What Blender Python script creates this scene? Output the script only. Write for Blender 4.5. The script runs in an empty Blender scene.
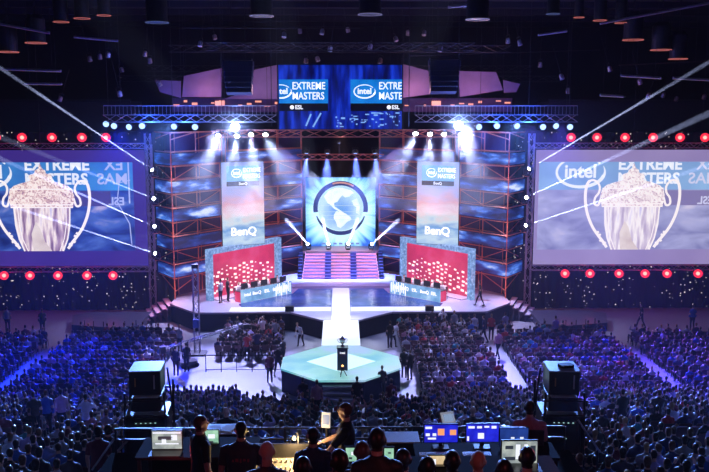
import bpy, bmesh, math, random
from mathutils import Vector, Matrix, Euler
import numpy as np
PI = math.pi
R = math.radians
rnd = random.Random(7)
scene = bpy.context.scene
COL = scene.collection

# ------------------------------------------------------------------ camera
F = 850.0
CAMZ = 15.0
PITCH = 8.43
YAW = 0.943
cd = bpy.data.cameras.new('camera')
cam = bpy.data.objects.new('camera', cd)
COL.objects.link(cam)
cam.location = (0, 0, CAMZ)
cam.rotation_euler = (R(90 - PITCH), 0, R(-YAW))
cd.sensor_width = 36.0
cd.lens = 36.0 * F / 709.0
cd.clip_end = 400
scene.camera = cam
CM = Euler((R(90 - PITCH), 0, R(-YAW))).to_matrix()


def ray(px, py):
    return CM @ Vector(((px - 354.5) / F, (236 - py) / F, -1))


def at(px, py, Y):
    """point of the photograph at distance Y into the hall"""
    d = ray(px, py)
    return Vector((0, 0, CAMZ)) + d * (Y / d.y)


def on(px, py, z):
    d = ray(px, py)
    return Vector((0, 0, CAMZ)) + d * ((z - CAMZ) / d.z)


# ------------------------------------------------------------------ materials
MC = {}


def mat(name, col, rough=0.6, metal=0.0, emit=None, strength=0.0, var=0.25, scale=6.0, bump=0.0, coat=0.0, coord='Object'):
    if name in MC:
        return MC[name]
    m = bpy.data.materials.new(name)
    m.use_nodes = True
    nt = m.node_tree
    b = nt.nodes['Principled BSDF']
    b.inputs['Roughness'].default_value = rough
    b.inputs['Metallic'].default_value = metal
    b.inputs['Coat Weight'].default_value = coat
    tc = nt.nodes.new('ShaderNodeTexCoord')
    nz = nt.nodes.new('ShaderNodeTexNoise')
    nz.inputs['Scale'].default_value = scale
    nz.inputs['Detail'].default_value = 3
    nt.links.new(tc.outputs[coord], nz.inputs['Vector'])
    mx = nt.nodes.new('ShaderNodeMix')
    mx.data_type = 'RGBA'
    lo = [c * (1 - var) for c in col[:3]] + [1]
    hi = [min(1, c * (1 + var)) for c in col[:3]] + [1]
    mx.inputs[6].default_value = lo
    mx.inputs[7].default_value = hi
    nt.links.new(nz.outputs['Fac'], mx.inputs[0])
    nt.links.new(mx.outputs[2], b.inputs['Base Color'])
    if bump:
        bp = nt.nodes.new('ShaderNodeBump')
        bp.inputs['Strength'].default_value = bump
        nt.links.new(nz.outputs['Fac'], bp.inputs['Height'])
        nt.links.new(bp.outputs['Normal'], b.inputs['Normal'])
    if emit:
        b.inputs['Emission Color'].default_value = (*emit[:3], 1)
        b.inputs['Emission Strength'].default_value = strength
    MC[name] = m
    return m


def emat(name, stops, strength=1.0, scale=(1, 1, 1), nscale=3.0, distort=0.0, kind='noise', detail=4, coord='Object', rough=0.35, sample=False):
    """a lit LED or lamp face: a coloured procedural picture that gives off light"""
    if name in MC:
        return MC[name]
    m = bpy.data.materials.new(name)
    m.use_nodes = True
    nt = m.node_tree
    b = nt.nodes['Principled BSDF']
    b.inputs['Roughness'].default_value = rough
    b.inputs['Base Color'].default_value = (0.02, 0.02, 0.025, 1)
    tc = nt.nodes.new('ShaderNodeTexCoord')
    mp = nt.nodes.new('ShaderNodeMapping')
    mp.inputs['Scale'].default_value = scale
    nt.links.new(tc.outputs[coord], mp.inputs['Vector'])
    if kind == 'noise':
        t = nt.nodes.new('ShaderNodeTexNoise')
        t.inputs['Scale'].default_value = nscale
        t.inputs['Detail'].default_value = detail
        t.inputs['Distortion'].default_value = distort
        out = t.outputs['Fac']
    elif kind == 'voronoi':
        t = nt.nodes.new('ShaderNodeTexVoronoi')
        t.inputs['Scale'].default_value = nscale
        out = t.outputs['Distance']
    else:
        t = nt.nodes.new('ShaderNodeTexWave')
        t.inputs['Scale'].default_value = nscale
        t.inputs['Distortion'].default_value = distort
        t.inputs['Detail'].default_value = detail
        out = t.outputs['Fac']
    nt.links.new(mp.outputs[0], t.inputs['Vector'])
    rp = nt.nodes.new('ShaderNodeValToRGB')
    el = rp.color_ramp.elements
    while len(el) < len(stops):
        el.new(0.5)
    for e, (p, c) in zip(el, stops):
        e.position = p
        e.color = (*c, 1)
    nt.links.new(out, rp.inputs[0])
    nt.links.new(rp.outputs[0], b.inputs['Emission Color'])
    b.inputs['Emission Strength'].default_value = strength
    if not sample:
        m.cycles.emission_sampling = 'NONE'
    MC[name] = m
    return m


def glow(name, col, strength):
    m = mat(name, (0.05, 0.05, 0.05), 0.3, emit=col, strength=strength)
    m.cycles.emission_sampling = 'NONE'
    return m


# ------------------------------------------------------------------ mesh builder
class MB:
    def __init__(s):
        s.v = []
        s.f = []
        s.m = []

    def add(s, vs, fs, mi=0):
        o = len(s.v)
        s.v += [tuple(v) for v in vs]
        s.f += [tuple(i + o for i in f) for f in fs]
        s.m += [mi] * len(fs)
        return s

    def box(s, c, d, rz=0, mi=0, rx=0, ry=0, taper=1.0, bev=0.0):
        """box, optionally with chamfered vertical edges"""
        M = Euler((rx, ry, rz)).to_matrix()
        hx, hy, hz = d[0] / 2, d[1] / 2, d[2] / 2
        if bev > 0:
            k = min(bev, hx * .9, hy * .9)
            ring = [(-hx + k, -hy), (hx - k, -hy), (hx, -hy + k), (hx, hy - k), (hx - k, hy), (-hx + k, hy), (-hx, hy - k), (-hx, -hy + k)]
        else:
            ring = [(-hx, -hy), (hx, -hy), (hx, hy), (-hx, hy)]
        n = len(ring)
        vs = [Vector((x, y, -hz)) for x, y in ring] + [Vector((x * taper, y * taper, hz)) for x, y in ring]
        vs = [M @ v + Vector(c) for v in vs]
        fs = [tuple(range(n))[::-1], tuple(range(n, 2 * n))] + [(i, (i + 1) % n, n + (i + 1) % n, n + i) for i in range(n)]
        return s.add(vs, fs, mi)

    def tube(s, p, q, r, n=6, mi=0, r2=None, cap=True):
        p, q = Vector(p), Vector(q)
        r2 = r if r2 is None else r2
        d = (q - p)
        if d.length < 1e-6:
            return s
        d.normalize()
        a = d.orthogonal().normalized()
        b = d.cross(a)
        vs = [p + (a * math.cos(2 * PI * i / n) + b * math.sin(2 * PI * i / n)) * r for i in range(n)]
        vs += [q + (a * math.cos(2 * PI * i / n) + b * math.sin(2 * PI * i / n)) * r2 for i in range(n)]
        fs = [(i, (i + 1) % n, n + (i + 1) % n, n + i) for i in range(n)]
        if cap:
            fs += [tuple(range(n))[::-1], tuple(range(n, 2 * n))]
        return s.add(vs, fs, mi)

    def path(s, pts, rad, n=6, mi=0):
        """one continuous tube along a polyline"""
        pts = [Vector(p) for p in pts]
        rad = rad if isinstance(rad, (list, tuple)) else [rad] * len(pts)
        up = None
        vs = []
        for i, p in enumerate(pts):
            t = (pts[min(i + 1, len(pts) - 1)] - pts[max(i - 1, 0)]).normalized()
            if up is None:
                up = t.orthogonal().normalized()
            a = (up - t * up.dot(t)).normalized()
            up = a
            b = t.cross(a)
            vs += [p + (a * math.cos(2 * PI * k / n) + b * math.sin(2 * PI * k / n)) * rad[i] for k in range(n)]
        fs = []
        for i in range(len(pts) - 1):
            for k in range(n):
                fs.append((i * n + k, i * n + (k + 1) % n, (i + 1) * n + (k + 1) % n, (i + 1) * n + k))
        fs += [tuple(range(n))[::-1], tuple(range((len(pts) - 1) * n, len(pts) * n))]
        return s.add(vs, fs, mi)

    def prism(s, pts, z0, z1, mi=0):
        n = len(pts)
        vs = [(x, y, z0) for x, y in pts] + [(x, y, z1) for x, y in pts]
        fs = [tuple(range(n))[::-1], tuple(range(n, 2 * n))] + [(i, (i + 1) % n, n + (i + 1) % n, n + i) for i in range(n)]
        return s.add(vs, fs, mi)

    def plate(s, pts, y0, y1, mi=0):
        """outline in x, z given a thickness in y"""
        n = len(pts)
        vs = [(x, y0, z) for x, z in pts] + [(x, y1, z) for x, z in pts]
        fs = [tuple(range(n)), tuple(range(n, 2 * n))[::-1]] + [(i, n + i, n + (i + 1) % n, (i + 1) % n) for i in range(n)]
        return s.add(vs, fs, mi)

    def lathe(s, prof, n=16, c=(0, 0, 0), mi=0, M=None):
        vs = []
        for r, z in prof:
            for k in range(n):
                a = 2 * PI * k / n
                v = Vector((r * math.cos(a), r * math.sin(a), z))
                if M:
                    v = M @ v
                vs.append(v + Vector(c))
        fs = []
        for i in range(len(prof) - 1):
            for k in range(n):
                fs.append((i * n + k, i * n + (k + 1) % n, (i + 1) * n + (k + 1) % n, (i + 1) * n + k))
        fs += [tuple(range(n))[::-1], tuple(range((len(prof) - 1) * n, len(prof) * n))]
        return s.add(vs, fs, mi)

    def truss(s, p, q, w=0.3, bay=0.6, r=0.025, h=None, n=4, mi=0):
        p, q = Vector(p), Vector(q)
        d = q - p
        L = d.length
        d.normalize()
        up = Vector((0, 0, 1)) if abs(d.z) < 0.9 else Vector((0, 1, 0))
        a = d.cross(up).normalized() * w / 2
        b = a.cross(d).normalized() * (h or w) / 2
        cs = [a + b, a - b, -a - b, -a + b]
        for c in cs:
            s.tube(p + c, q + c, r, n, mi)
        k = max(1, round(L / bay))
        for i in range(k):
            A = p + d * (L * i / k)
            B = p + d * (L * (i + 1) / k)
            for j in range(4):
                c0, c1 = cs[j], cs[(j + 1) % 4]
                if (i + j) % 2:
                    c0, c1 = c1, c0
                s.tube(A + c0, B + c1, r * .65, 3, mi, cap=False)
        return s

    def xf(s, M):
        s.v = [tuple(M @ Vector(v)) for v in s.v]
        return s

    def build(s, name, mats, parent=None, smooth=False, loc=None):
        me = bpy.data.meshes.new(name)
        me.from_pydata(s.v, [], s.f)
        if not isinstance(mats, (list, tuple)):
            mats = [mats]
        for m in mats:
            me.materials.append(m)
        if len(mats) > 1:
            me.polygons.foreach_set('material_index', s.m)
        if smooth:
            me.polygons.foreach_set('use_smooth', [True] * len(s.f))
        me.update()
        o = bpy.data.objects.new(name, me)
        COL.objects.link(o)
        if loc is not None:
            o.location = loc
        if parent:
            o.parent = parent
        return o


def tag(o, label=None, cat=None, group=None, kind=None):
    if label:
        o['label'] = label
    if cat:
        o['category'] = cat
    if group:
        o['group'] = group
    if kind:
        o['kind'] = kind
    return o


def thing(name, label, cat, loc=(0, 0, 0), rz=0, group=None, rx=0, ry=0):
    o = bpy.data.objects.new(name, None)
    COL.objects.link(o)
    o.empty_display_size = 0.1
    o.location = loc
    o.rotation_euler = (rx, ry, rz)
    return tag(o, label, cat, group)


def struct(name, mb, m):
    return tag(mb.build(name, m), kind='structure')


def dup(root, loc=None, rot=None, label=None, group=None, scale=None):
    r = root.copy()
    COL.objects.link(r)
    if loc is not None:
        r.location = loc
    if rot is not None:
        r.rotation_euler = rot
    if scale is not None:
        r.scale = scale
    if label:
        r['label'] = label
    if group:
        r['group'] = group
    for ch in list(root.children):
        c = ch.copy()
        COL.objects.link(c)
        c.parent = r
        for g in ch.children:
            d = g.copy()
            COL.objects.link(d)
            d.parent = c
    return r


def text_mesh(txt, size, bold=0.0, extrude=0.004, mirror=False, align='LEFT', sx=1.0, shear=0.0):
    """lettering as a mesh in the x-z plane, face towards -y"""
    cu = bpy.data.curves.new('lettering', 'FONT')
    cu.body = txt
    cu.size = size
    cu.extrude = extrude
    cu.offset = bold
    cu.shear = shear
    cu.align_x = align
    cu.resolution_u = 3
    o = bpy.data.objects.new('lettering', cu)
    COL.objects.link(o)
    dg = bpy.context.evaluated_depsgraph_get()
    me = bpy.data.meshes.new_from_object(o.evaluated_get(dg))
    bpy.data.objects.remove(o)
    mb = MB()
    vs = [(v.co.x * sx * (-1 if mirror else 1), -v.co.z, v.co.y) for v in me.vertices]
    fs = [tuple(p.vertices) for p in me.polygons]
    mb.add(vs, fs)
    bpy.data.meshes.remove(me)
    return mb


def move(mb, x=0, y=0, z=0):
    mb.v = [(a + x, b + y, c + z) for a, b, c in mb.v]
    return mb


def clip(mb, axis, val, keep_less=True):
    bm = bmesh.new()
    vs = [bm.verts.new(v) for v in mb.v]
    for f in mb.f:
        try:
            bm.faces.new([vs[i] for i in f])
        except ValueError:
            pass
    no = [0, 0, 0]
    no[axis] = 1 if keep_less else -1
    co = [0, 0, 0]
    co[axis] = val
    bmesh.ops.bisect_plane(bm, geom=bm.verts[:] + bm.edges[:] + bm.faces[:], plane_co=co, plane_no=no, clear_outer=True)
    bm.verts.index_update()
    r = MB()
    r.v = [tuple(v.co) for v in bm.verts]
    r.f = [tuple(v.index for v in f.verts) for f in bm.faces]
    r.m = [0] * len(r.f)
    bm.free()
    return r


def join(*mbs):
    r = MB()
    for i, m in enumerate(mbs):
        r.add(m.v, m.f)
    return r


def ring_pts(cx, cz, rx, rz, a0=0, a1=2 * PI, n=32):
    return [(cx + rx * math.cos(a0 + (a1 - a0) * i / n), cz + rz * math.sin(a0 + (a1 - a0) * i / n)) for i in range(n + 1)]


def ribbon(pts, w, y0=-0.004, y1=0.0, w2=None):
    """flat stroke following pts (x, z), width w tapering to w2"""
    mb = MB()
    P = [Vector((a, b)) for a, b in pts]
    n = len(P)
    L, Rr = [], []
    for i in range(n):
        t = (P[min(i + 1, n - 1)] - P[max(i - 1, 0)]).normalized()
        nn = Vector((-t.y, t.x))
        if callable(w):
            ww = w(i / (n - 1))
        else:
            ww = w if w2 is None else w + (w2 - w) * i / (n - 1)
        L.append(P[i] + nn * ww / 2)
        Rr.append(P[i] - nn * ww / 2)
    for i in range(n - 1):
        mb.plate([L[i], Rr[i], Rr[i + 1], L[i + 1]], y0, y1)
    return mb


def smooth_pts(pts, k=4):
    """Catmull-Rom through the points"""
    P = [Vector(p) for p in pts]
    P = [P[0]] + P + [P[-1]]
    r = []
    for i in range(1, len(P) - 2):
        for j in range(k):
            t = j / k
            r.append(0.5 * ((2 * P[i]) + (P[i + 1] - P[i - 1]) * t + (2 * P[i - 1] - 5 * P[i] + 4 * P[i + 1] - P[i + 2]) * t * t + (3 * P[i] - P[i - 1] - 3 * P[i + 1] + P[i + 2]) * t ** 3))
    r.append(P[-1])
    return r


# lamps
def spot(name, loc, target, power, col, angle, blend=0.3, radius=0.1):
    l = bpy.data.lights.new(name, 'SPOT')
    l.energy = power
    l.color = col
    l.spot_size = R(angle)
    l.spot_blend = blend
    l.shadow_soft_size = radius
    o = bpy.data.objects.new(name, l)
    COL.objects.link(o)
    o.location = loc
    o.rotation_euler = (Vector(target) - Vector(loc)).to_track_quat('-Z', 'Y').to_euler()
    return o


def point(name, loc, power, col, radius=0.15):
    l = bpy.data.lights.new(name, 'POINT')
    l.energy = power
    l.color = col
    l.shadow_soft_size = radius
    o = bpy.data.objects.new(name, l)
    COL.objects.link(o)
    o.location = loc
    return o


def area(name, loc, target, power, col, sx, sy):
    l = bpy.data.lights.new(name, 'AREA')
    l.energy = power
    l.color = col
    l.shape = 'RECTANGLE'
    l.size = sx
    l.size_y = sy
    o = bpy.data.objects.new(name, l)
    COL.objects.link(o)
    o.location = loc
    o.rotation_euler = (Vector(target) - Vector(loc)).to_track_quat('-Z', 'Y').to_euler()
    return o


def aim(v):
    """rotation that turns a fixture's local -z towards v"""
    return Vector(v).to_track_quat('-Z', 'Y').to_euler()


# ------------------------------------------------------------------ world: haze of the hall
w = bpy.data.worlds.new('world')
scene.world = w
w.use_nodes = True
nt = w.node_tree
nt.nodes['Background'].inputs[0].default_value = (0.001, 0.001, 0.005, 1)
nt.nodes['Background'].inputs[1].default_value = 1.0
vs_ = nt.nodes.new('ShaderNodeVolumeScatter')
vs_.inputs['Color'].default_value = (1, 1, 1, 1)
vs_.inputs['Density'].default_value = 0.0006
vs_.inputs['Anisotropy'].default_value = 0.0
nt.links.new(vs_.outputs[0], nt.nodes['World Output'].inputs['Volume'])
w.cycles.volume_sampling = 'EQUIANGULAR'

vsn = scene.view_settings
vsn.view_transform = 'Standard'
vsn.look = 'None'
vsn.exposure = 0.0
vsn.gamma = 1.0
vsn.use_curve_mapping = False
scene.cycles.use_denoising = True
scene.cycles.volume_bounces = 0
scene.cycles.transparent_max_bounces = 48
scene.cycles.max_bounces = 5
scene.cycles.diffuse_bounces = 2
scene.cycles.glossy_bounces = 3
scene.cycles.sample_clamp_indirect = 4.0


# haze cones added around the lamp beams alone so beams and glow show
HZ = {}


def haze_mat(d):
    if d not in HZ:
        m = bpy.data.materials.new('beam_cone_haze')
        m.use_nodes = True
        t = m.node_tree
        t.nodes.remove(t.nodes['Principled BSDF'])
        v = t.nodes.new('ShaderNodeVolumeScatter')
        v.inputs['Density'].default_value = d
        t.links.new(v.outputs[0], t.nodes['Material Output'].inputs['Volume'])
        HZ[d] = m
    return HZ[d]


def beam_haze(a, target, ang, lens, dens, label, r0=.25):
    """nested soft ended cones of haze reaching from a lamp"""
    a = Vector(a)
    d = (Vector(target) - a).normalized()
    root = bpy.data.objects.new('haze_beam', None)
    COL.objects.link(root)
    root.location = a
    root.rotation_euler = d.to_track_quat('Z', 'Y').to_euler()
    root['label'] = label
    root['category'] = 'light beam'
    root['kind'] = 'stuff'
    k = math.tan(R(ang / 2))
    for i, L in enumerate(lens):
        q = 1 - .03 * i
        prof = [(.01, .02 + .01 * i)]
        prof += [(r0 * q, .03 + .01 * i), ((r0 + k * L) * q, L), ((r0 + k * L) * q * .6, L * 1.12), (.01, L * 1.16)]
        MB().lathe(prof, 20).build('haze', haze_mat(dens), root)
    return root
# ================================================================== PALETTE
M_floor = mat('hall_floor_paint', (0.20, 0.20, 0.25), 0.5, var=0.12, scale=0.6, bump=0.05)
M_tier = mat('tier_concrete', (0.16, 0.16, 0.20), 0.8, var=0.2, scale=1.5)
M_black = mat('black_matt', (0.015, 0.015, 0.02), 0.7)
M_wall = mat('black_wall', (0.02, 0.018, 0.03), 0.9, scale=0.4)
M_steel = mat('dark_steel', (0.05, 0.05, 0.06), 0.45, 0.6)
M_alu = mat('truss_aluminium', (0.45, 0.42, 0.45), 0.4, 0.5)
M_alu_redlit = mat('red_lit_aluminium_pipe', (0.62, 0.20, 0.12), 0.45, 0.2)  # red light on plain aluminium pipe put into the base colour
M_deck = mat('stage_deck_white', (0.42, 0.38, 0.48), 0.35, var=0.08, scale=0.8)
M_navy = mat('navy_fascia_cloth', (0.006, 0.012, 0.05), 0.75, var=0.3, scale=1.0)
M_white = mat('white_gloss_floor', (0.55, 0.56, 0.62), 0.25, var=0.05, emit=(0.85, 0.88, 1.0), strength=0.45)
M_white.cycles.emission_sampling = 'NONE'
M_bluefloor = emat('blue_floor_led', [(0.3, (0.0, 0.02, 0.20)), (0.55, (0.02, 0.06, 0.50)), (0.75, (0.10, 0.15, 0.75))], 0.75, nscale=0.6, rough=0.22)
M_lettering = mat('white_lettering', (0.8, 0.8, 0.85), 0.5, emit=(1, 1, 1), strength=1.1)
M_lettering.cycles.emission_sampling = 'NONE'
M_greydark = mat('charcoal_plastic', (0.04, 0.04, 0.045), 0.4)
M_casing = mat('black_casing', (0.02, 0.02, 0.022), 0.3)
M_glassblack = mat('black_lens_glass', (0.01, 0.01, 0.02), 0.1)

# ================================================================== SETTING
K0, ROWP, RISE = 41.0, 0.9, 0.245


def ground(Y):
    if Y >= K0:
        return 0.0
    return RISE * (int((K0 - Y) / ROWP) + 1)


b = MB().box((0, 62.0, -0.15), (92, 42.0, 0.3))
struct('floor', b, M_floor)
b = MB()
k = 0
while K0 - ROWP * (k + 1) > 3.5:
    y1 = K0 - ROWP * k
    b.box((0, y1 - ROWP / 2, RISE * (k + 1) / 2 - 0.15), (92, ROWP, RISE * (k + 1) + 0.3))
    k += 1
struct('seating_tiers', b, M_tier)
struct('wall_back', MB().box((0, 83.1, 11.5), (92, 0.3, 23.6)), M_wall)
struct('wall_left', MB().box((-46.1, 43, 11.5), (0.3, 80, 23.6)), M_wall)
struct('wall_right', MB().box((46.1, 43, 11.5), (0.3, 80, 23.6)), M_wall)
M_ceil = mat('black_ceiling', (0.016, 0.016, 0.03), 0.9, scale=0.3)
b = MB().box((0, 43, 23.2), (92, 80, 0.2))
for i in range(12):                        # ribs of the roof
    b.box((0, 26 + i * 5, 22.9), (92, 0.35, 0.5))
struct('ceiling', b, M_ceil)

# star cloth below and behind the big screens
def starcloth():
    m = bpy.data.materials.new('star_cloth')
    m.use_nodes = True
    nt = m.node_tree
    p = nt.nodes['Principled BSDF']
    p.inputs['Base Color'].default_value = (0.012, 0.012, 0.02, 1)
    p.inputs['Roughness'].default_value = 0.95
    tc = nt.nodes.new('ShaderNodeTexCoord')
    mp = nt.nodes.new('ShaderNodeMapping')
    mp.inputs['Scale'].default_value = (1, 0.0, 1)
    vo = nt.nodes.new('ShaderNodeTexVoronoi')
    vo.inputs['Scale'].default_value = 3.0
    lt = nt.nodes.new('ShaderNodeMath')
    lt.operation = 'LESS_THAN'
    lt.inputs[1].default_value = 0.15
    sp = nt.nodes.new('ShaderNodeSeparateColor')
    mu = nt.nodes.new('ShaderNodeMath')
    mu.operation = 'MULTIPLY'
    nt.links.new(tc.outputs['Object'], mp.inputs[0])
    nt.links.new(mp.outputs[0], vo.inputs['Vector'])
    nt.links.new(vo.outputs['Distance'], lt.inputs[0])
    nt.links.new(vo.outputs['Color'], sp.inputs[0])
    nt.links.new(lt.outputs[0], mu.inputs[0])
    nt.links.new(sp.outputs[0], mu.inputs[1])
    nt.links.new(mu.outputs[0], p.inputs['Emission Strength'])
    p.inputs['Emission Color'].default_value = (1.0, 0.85, 0.75, 1)
    m.cycles.emission_sampling = 'NONE'
    return m


M_star = starcloth()
for s, side in ((-1, 'left'), (1, 'right')):
    b = MB()
    x0, x1, n = 13.0, 44.0, 110
    vs, fs = [], []
    for i in range(n + 1):                 # soft vertical folds
        x = x0 + (x1 - x0) * i / n
        y = 63.2 + 0.09 * math.sin(i * 1.9)
        vs += [(s * x, y, 0.02), (s * x, y, 13.4)]
    for i in range(n):
        fs.append((2 * i, 2 * i + 2, 2 * i + 3, 2 * i + 1))
    b.add(vs, fs)
    o = b.build('star_curtain', M_star)
    tag(o, 'black star cloth curtain with tiny lights hanging below the %s big screen' % side, 'curtain')

# ================================================================== STAGE
SZ = 1.3
st = thing('stage', 'wide raised stage with white cross shaped walkway and navy front skirt', 'stage', (0, 56.9, 0))
OFF = (0, -56.9, 0)


def part(mb, name, m, parent, off=OFF, smooth=False):
    move(mb, *off)
    return mb.build(name, m, parent, smooth)


out = [(-10.0, 56.9), (-3.5, 56.9), (-1.25, 54.7), (1.25, 54.7), (3.5, 56.9), (10.0, 56.9), (12.2, 59.6), (12.2, 68.0), (8, 74), (-8, 74), (-12.2, 68.0), (-12.2, 59.6)]
part(MB().prism(out, SZ - 0.12, SZ), 'deck', M_deck, st)
inn = [(x * 0.995, y + (0.06 if y < 60 else -0.06)) for x, y in out]
part(MB().prism(inn, 0, SZ - 0.12), 'skirt', M_navy, st)
part(MB().box((0, 60.6, SZ + 0.006), (1.25, 11.8, 0.012)), 'walkway_strip', M_white, st)
part(MB().box((-4.2, 57.75, SZ + 0.006), (7.0, 1.2, 0.012)).box((4.2, 57.75, SZ + 0.006), (7.0, 1.2, 0.012)), 'cross_strip', M_white, st)
for s in (-1, 1):
    pts = [(-0.65, 58.5), (-7.0, 58.5), (-7.3, 59.4), (-3.6, 62.9), (-3.3, 64.6), (-0.65, 64.6)]
    if s == 1:
        pts = [(-x, y) for x, y in pts][::-1]
    part(MB().prism(pts, SZ, SZ + 0.015), 'floor_panel', M_bluefloor, st)
part(MB().prism([(-4.6, 64.8), (4.6, 64.8), (3.9, 67.6), (-3.9, 67.6)], SZ, SZ + 0.15), 'lower_riser', M_deck, st)

cw = thing('catwalk', 'short white catwalk joining the stage to the octagonal platform', 'catwalk', (0, 48.5, 0))
part(MB().box((0, 51.57, SZ - 0.05), (2.3, 6.1, 0.1)), 'deck', M_white, cw, (0, -48.5, 0))
part(MB().box((0, 51.57, 0.6), (2.24, 6.06, 1.2)), 'skirt', M_navy, cw, (0, -48.5, 0))

# the dark wings that flank the catwalk beneath the stage lip
octa = [(-1.05, 48.5), (-3.24, 46.2), (-3.24, 44.1), (-1.2, 42.0), (1.2, 42.0), (3.24, 44.1), (3.24, 46.2), (1.05, 48.5)]
M_oct = emat('octagon_led_floor', [(0.35, (0.10, 0.50, 0.62)), (0.5, (0.30, 0.68, 0.66)), (0.68, (0.42, 0.60, 0.95))], 0.8, nscale=0.35, rough=0.3)
M_octin = mat('octagon_diamond', (0.3, 0.33, 0.36), 0.3, emit=(0.55, 0.85, 0.9), strength=0.8)
M_octin.cycles.emission_sampling = 'NONE'
op = thing('octagonal_platform', 'octagonal centre platform with glowing pale cyan top', 'platform', (0, 45.2, 0))
oo = (0, -45.2, 0)
part(MB().prism(octa, SZ - 0.1, SZ), 'deck', M_oct, op, oo)
part(MB().prism([(x * .985, 45.2 + (y - 45.2) * .985) for x, y in octa], 0, SZ - 0.1), 'skirt', M_navy, op, oo)
part(MB().prism([(-1.9, 45.3), (0, 43.4), (1.9, 45.3), (0, 47.2)], SZ, SZ + 0.01), 'diamond_inlay', M_octin, op, oo)
stp = thing('platform_steps', 'black four tread steps leading up to the octagonal platform', 'steps', (0, 41.98, 0))
for i in range(5):
    h = SZ - 0.22 * (i + 1)
    part(MB().box((0, 41.82 - 0.3 * i, h - 0.03), (1.9, 0.3, 0.06)).box((0, 41.95 - 0.3 * i, h / 2 - .03), (1.84, 0.04, max(h - 0.06, .05))), 'tread', mat('step_edge_grey', (0.3, 0.32, 0.4), 0.5), stp, (0, -41.98, 0))
part(MB().box((-0.97, 41.3, 0.25), (0.05, 1.3, 0.5)).box((0.97, 41.3, 0.25), (0.05, 1.3, 0.5)).box((0, 41.9, .04), (1.95, .05, .08)), 'stringer', M_black, stp, (0, -41.98, 0))

# plinth, trophy and little camera on the octagon
pl = thing('trophy_plinth', 'dark square plinth carrying the trophy on the octagonal platform', 'plinth', (0.08, 43.9, SZ))
MB().box((0, 0, 0.6), (0.56, 0.5, 1.2), bev=.03).build('body', mat('plinth_graphite', (0.03, 0.035, 0.09), 0.35), pl)
MB().box((0, 0, 1.22), (0.62, 0.56, 0.04)).build('top_plate', M_greydark, pl)
move(text_mesh('intel', 0.16, 0.003, align='CENTER'), 0, -0.255, 0.92).build('lettering', M_lettering, pl)
M_silver = mat('trophy_silver', (0.85, 0.8, 0.75), 0.2, 0.9)
tr = thing('trophy', 'small silver two handled cup standing on the plinth', 'trophy', (0.08, 43.9, SZ + 1.24))
MB().lathe([(0.12, 0), (0.12, 0.06), (0.05, 0.09), (0.035, 0.14), (0.10, 0.2), (0.15, 0.32), (0.16, 0.38), (0.17, 0.44), (0.12, 0.47), (0.05, 0.52), (0.02, 0.58)], 16).build('cup', M_silver, tr, True)

for s in (-1, 1):
    MB().path([(s * 0.14, 0, 0.4), (s * 0.22, 0, 0.44), (s * 0.26, 0, 0.36), (s * 0.2, 0, 0.26), (s * 0.11, 0, 0.21)], 0.014, 6).build('handle', M_silver, tr, True)
fc = thing('floor_camera', 'small black camera on a low tripod at the front of the octagonal platform', 'camera', (0.08, 42.75, SZ))
MB().box((0, 0, 0.42), (0.2, 0.34, 0.2), bev=.03).box((0, 0.2, 0.42), (0.14, 0.1, 0.14)).build('body', M_casing, fc)
for a in (0, 2.1, 4.2):
    MB().tube((0.04 * math.cos(a), 0.04 * math.sin(a), 0.34), (0.22 * math.cos(a), 0.22 * math.sin(a), 0.0), 0.02, 6).build('leg', M_casing, fc)
MB().lathe([(0.04, 0), (0.05, 0.03), (0.03, 0.06)], 10, (0, 0, 0.52)).build('tally_lamp', glow('orange_tally', (1, .45, .12), 6), fc)

# stairs up the middle
M_tread = mat('stair_pink_lit', (0.85, 0.42, 0.40), 0.35, var=0.1)  # pink of the light on the steps put into the base colour
M_nose = mat('stair_nosing_dark', (0.05, 0.04, 0.09), 0.5)
sr = thing('centre_stairs', 'broad rose lit stairs in three flights leading up to the globe screen', 'stairs', (0, 67.8, SZ))
NS = 9
for i in range(NS):
    z0 = 0.2 * i
    wd = 3.15 - 0.02 * i
    MB().box((0, 0.36 * i + (3.44 - .36 * i) / 2, z0 + 0.08), (wd * 2, 3.44 - .36 * i, 0.13)).build('step', M_tread, sr)
    MB().box((0, 0.36 * i + .03 + (3.41 - .36 * i) / 2, z0 + 0.172), (wd * 2 - .1, 3.41 - .36 * i, 0.055)).build('nosing', M_nose, sr)
for x in (-1.05, 1.05):
    b = MB()
    for i in range(NS):
        b.box((x, 0.36 * i + 0.2, 0.2 * i + 0.11), (0.5, 0.5, 0.24))
    b.build('divider', mat('divider_navy', (0.03, 0.04, 0.16), 0.5), sr)
for s in (-1, 1):
    b = MB()
    for i in range(NS):
        b.box((s * 3.35, 0.36 * i + 0.2, 0.1 * i + 0.1), (0.35, 0.5, 0.2 * i + 0.24))
    b.build('cheek', M_navy, sr)
UZ = SZ + 1.85
ud = thing('upper_deck', 'pinkish upper deck behind the top of the centre stairs', 'deck', (0, 71.3, 0))
MB().box((0, 2.5, UZ - 0.1), (7.6, 5.0, 0.2)).build('deck', mat('upper_deck_rose', (0.45, 0.33, 0.5), 0.4), ud)
MB().box((0, 2.7, (UZ - .2) / 2 + SZ / 2), (7.4, 4.4, UZ - .22 - SZ)).build('support', M_black, ud)

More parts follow.
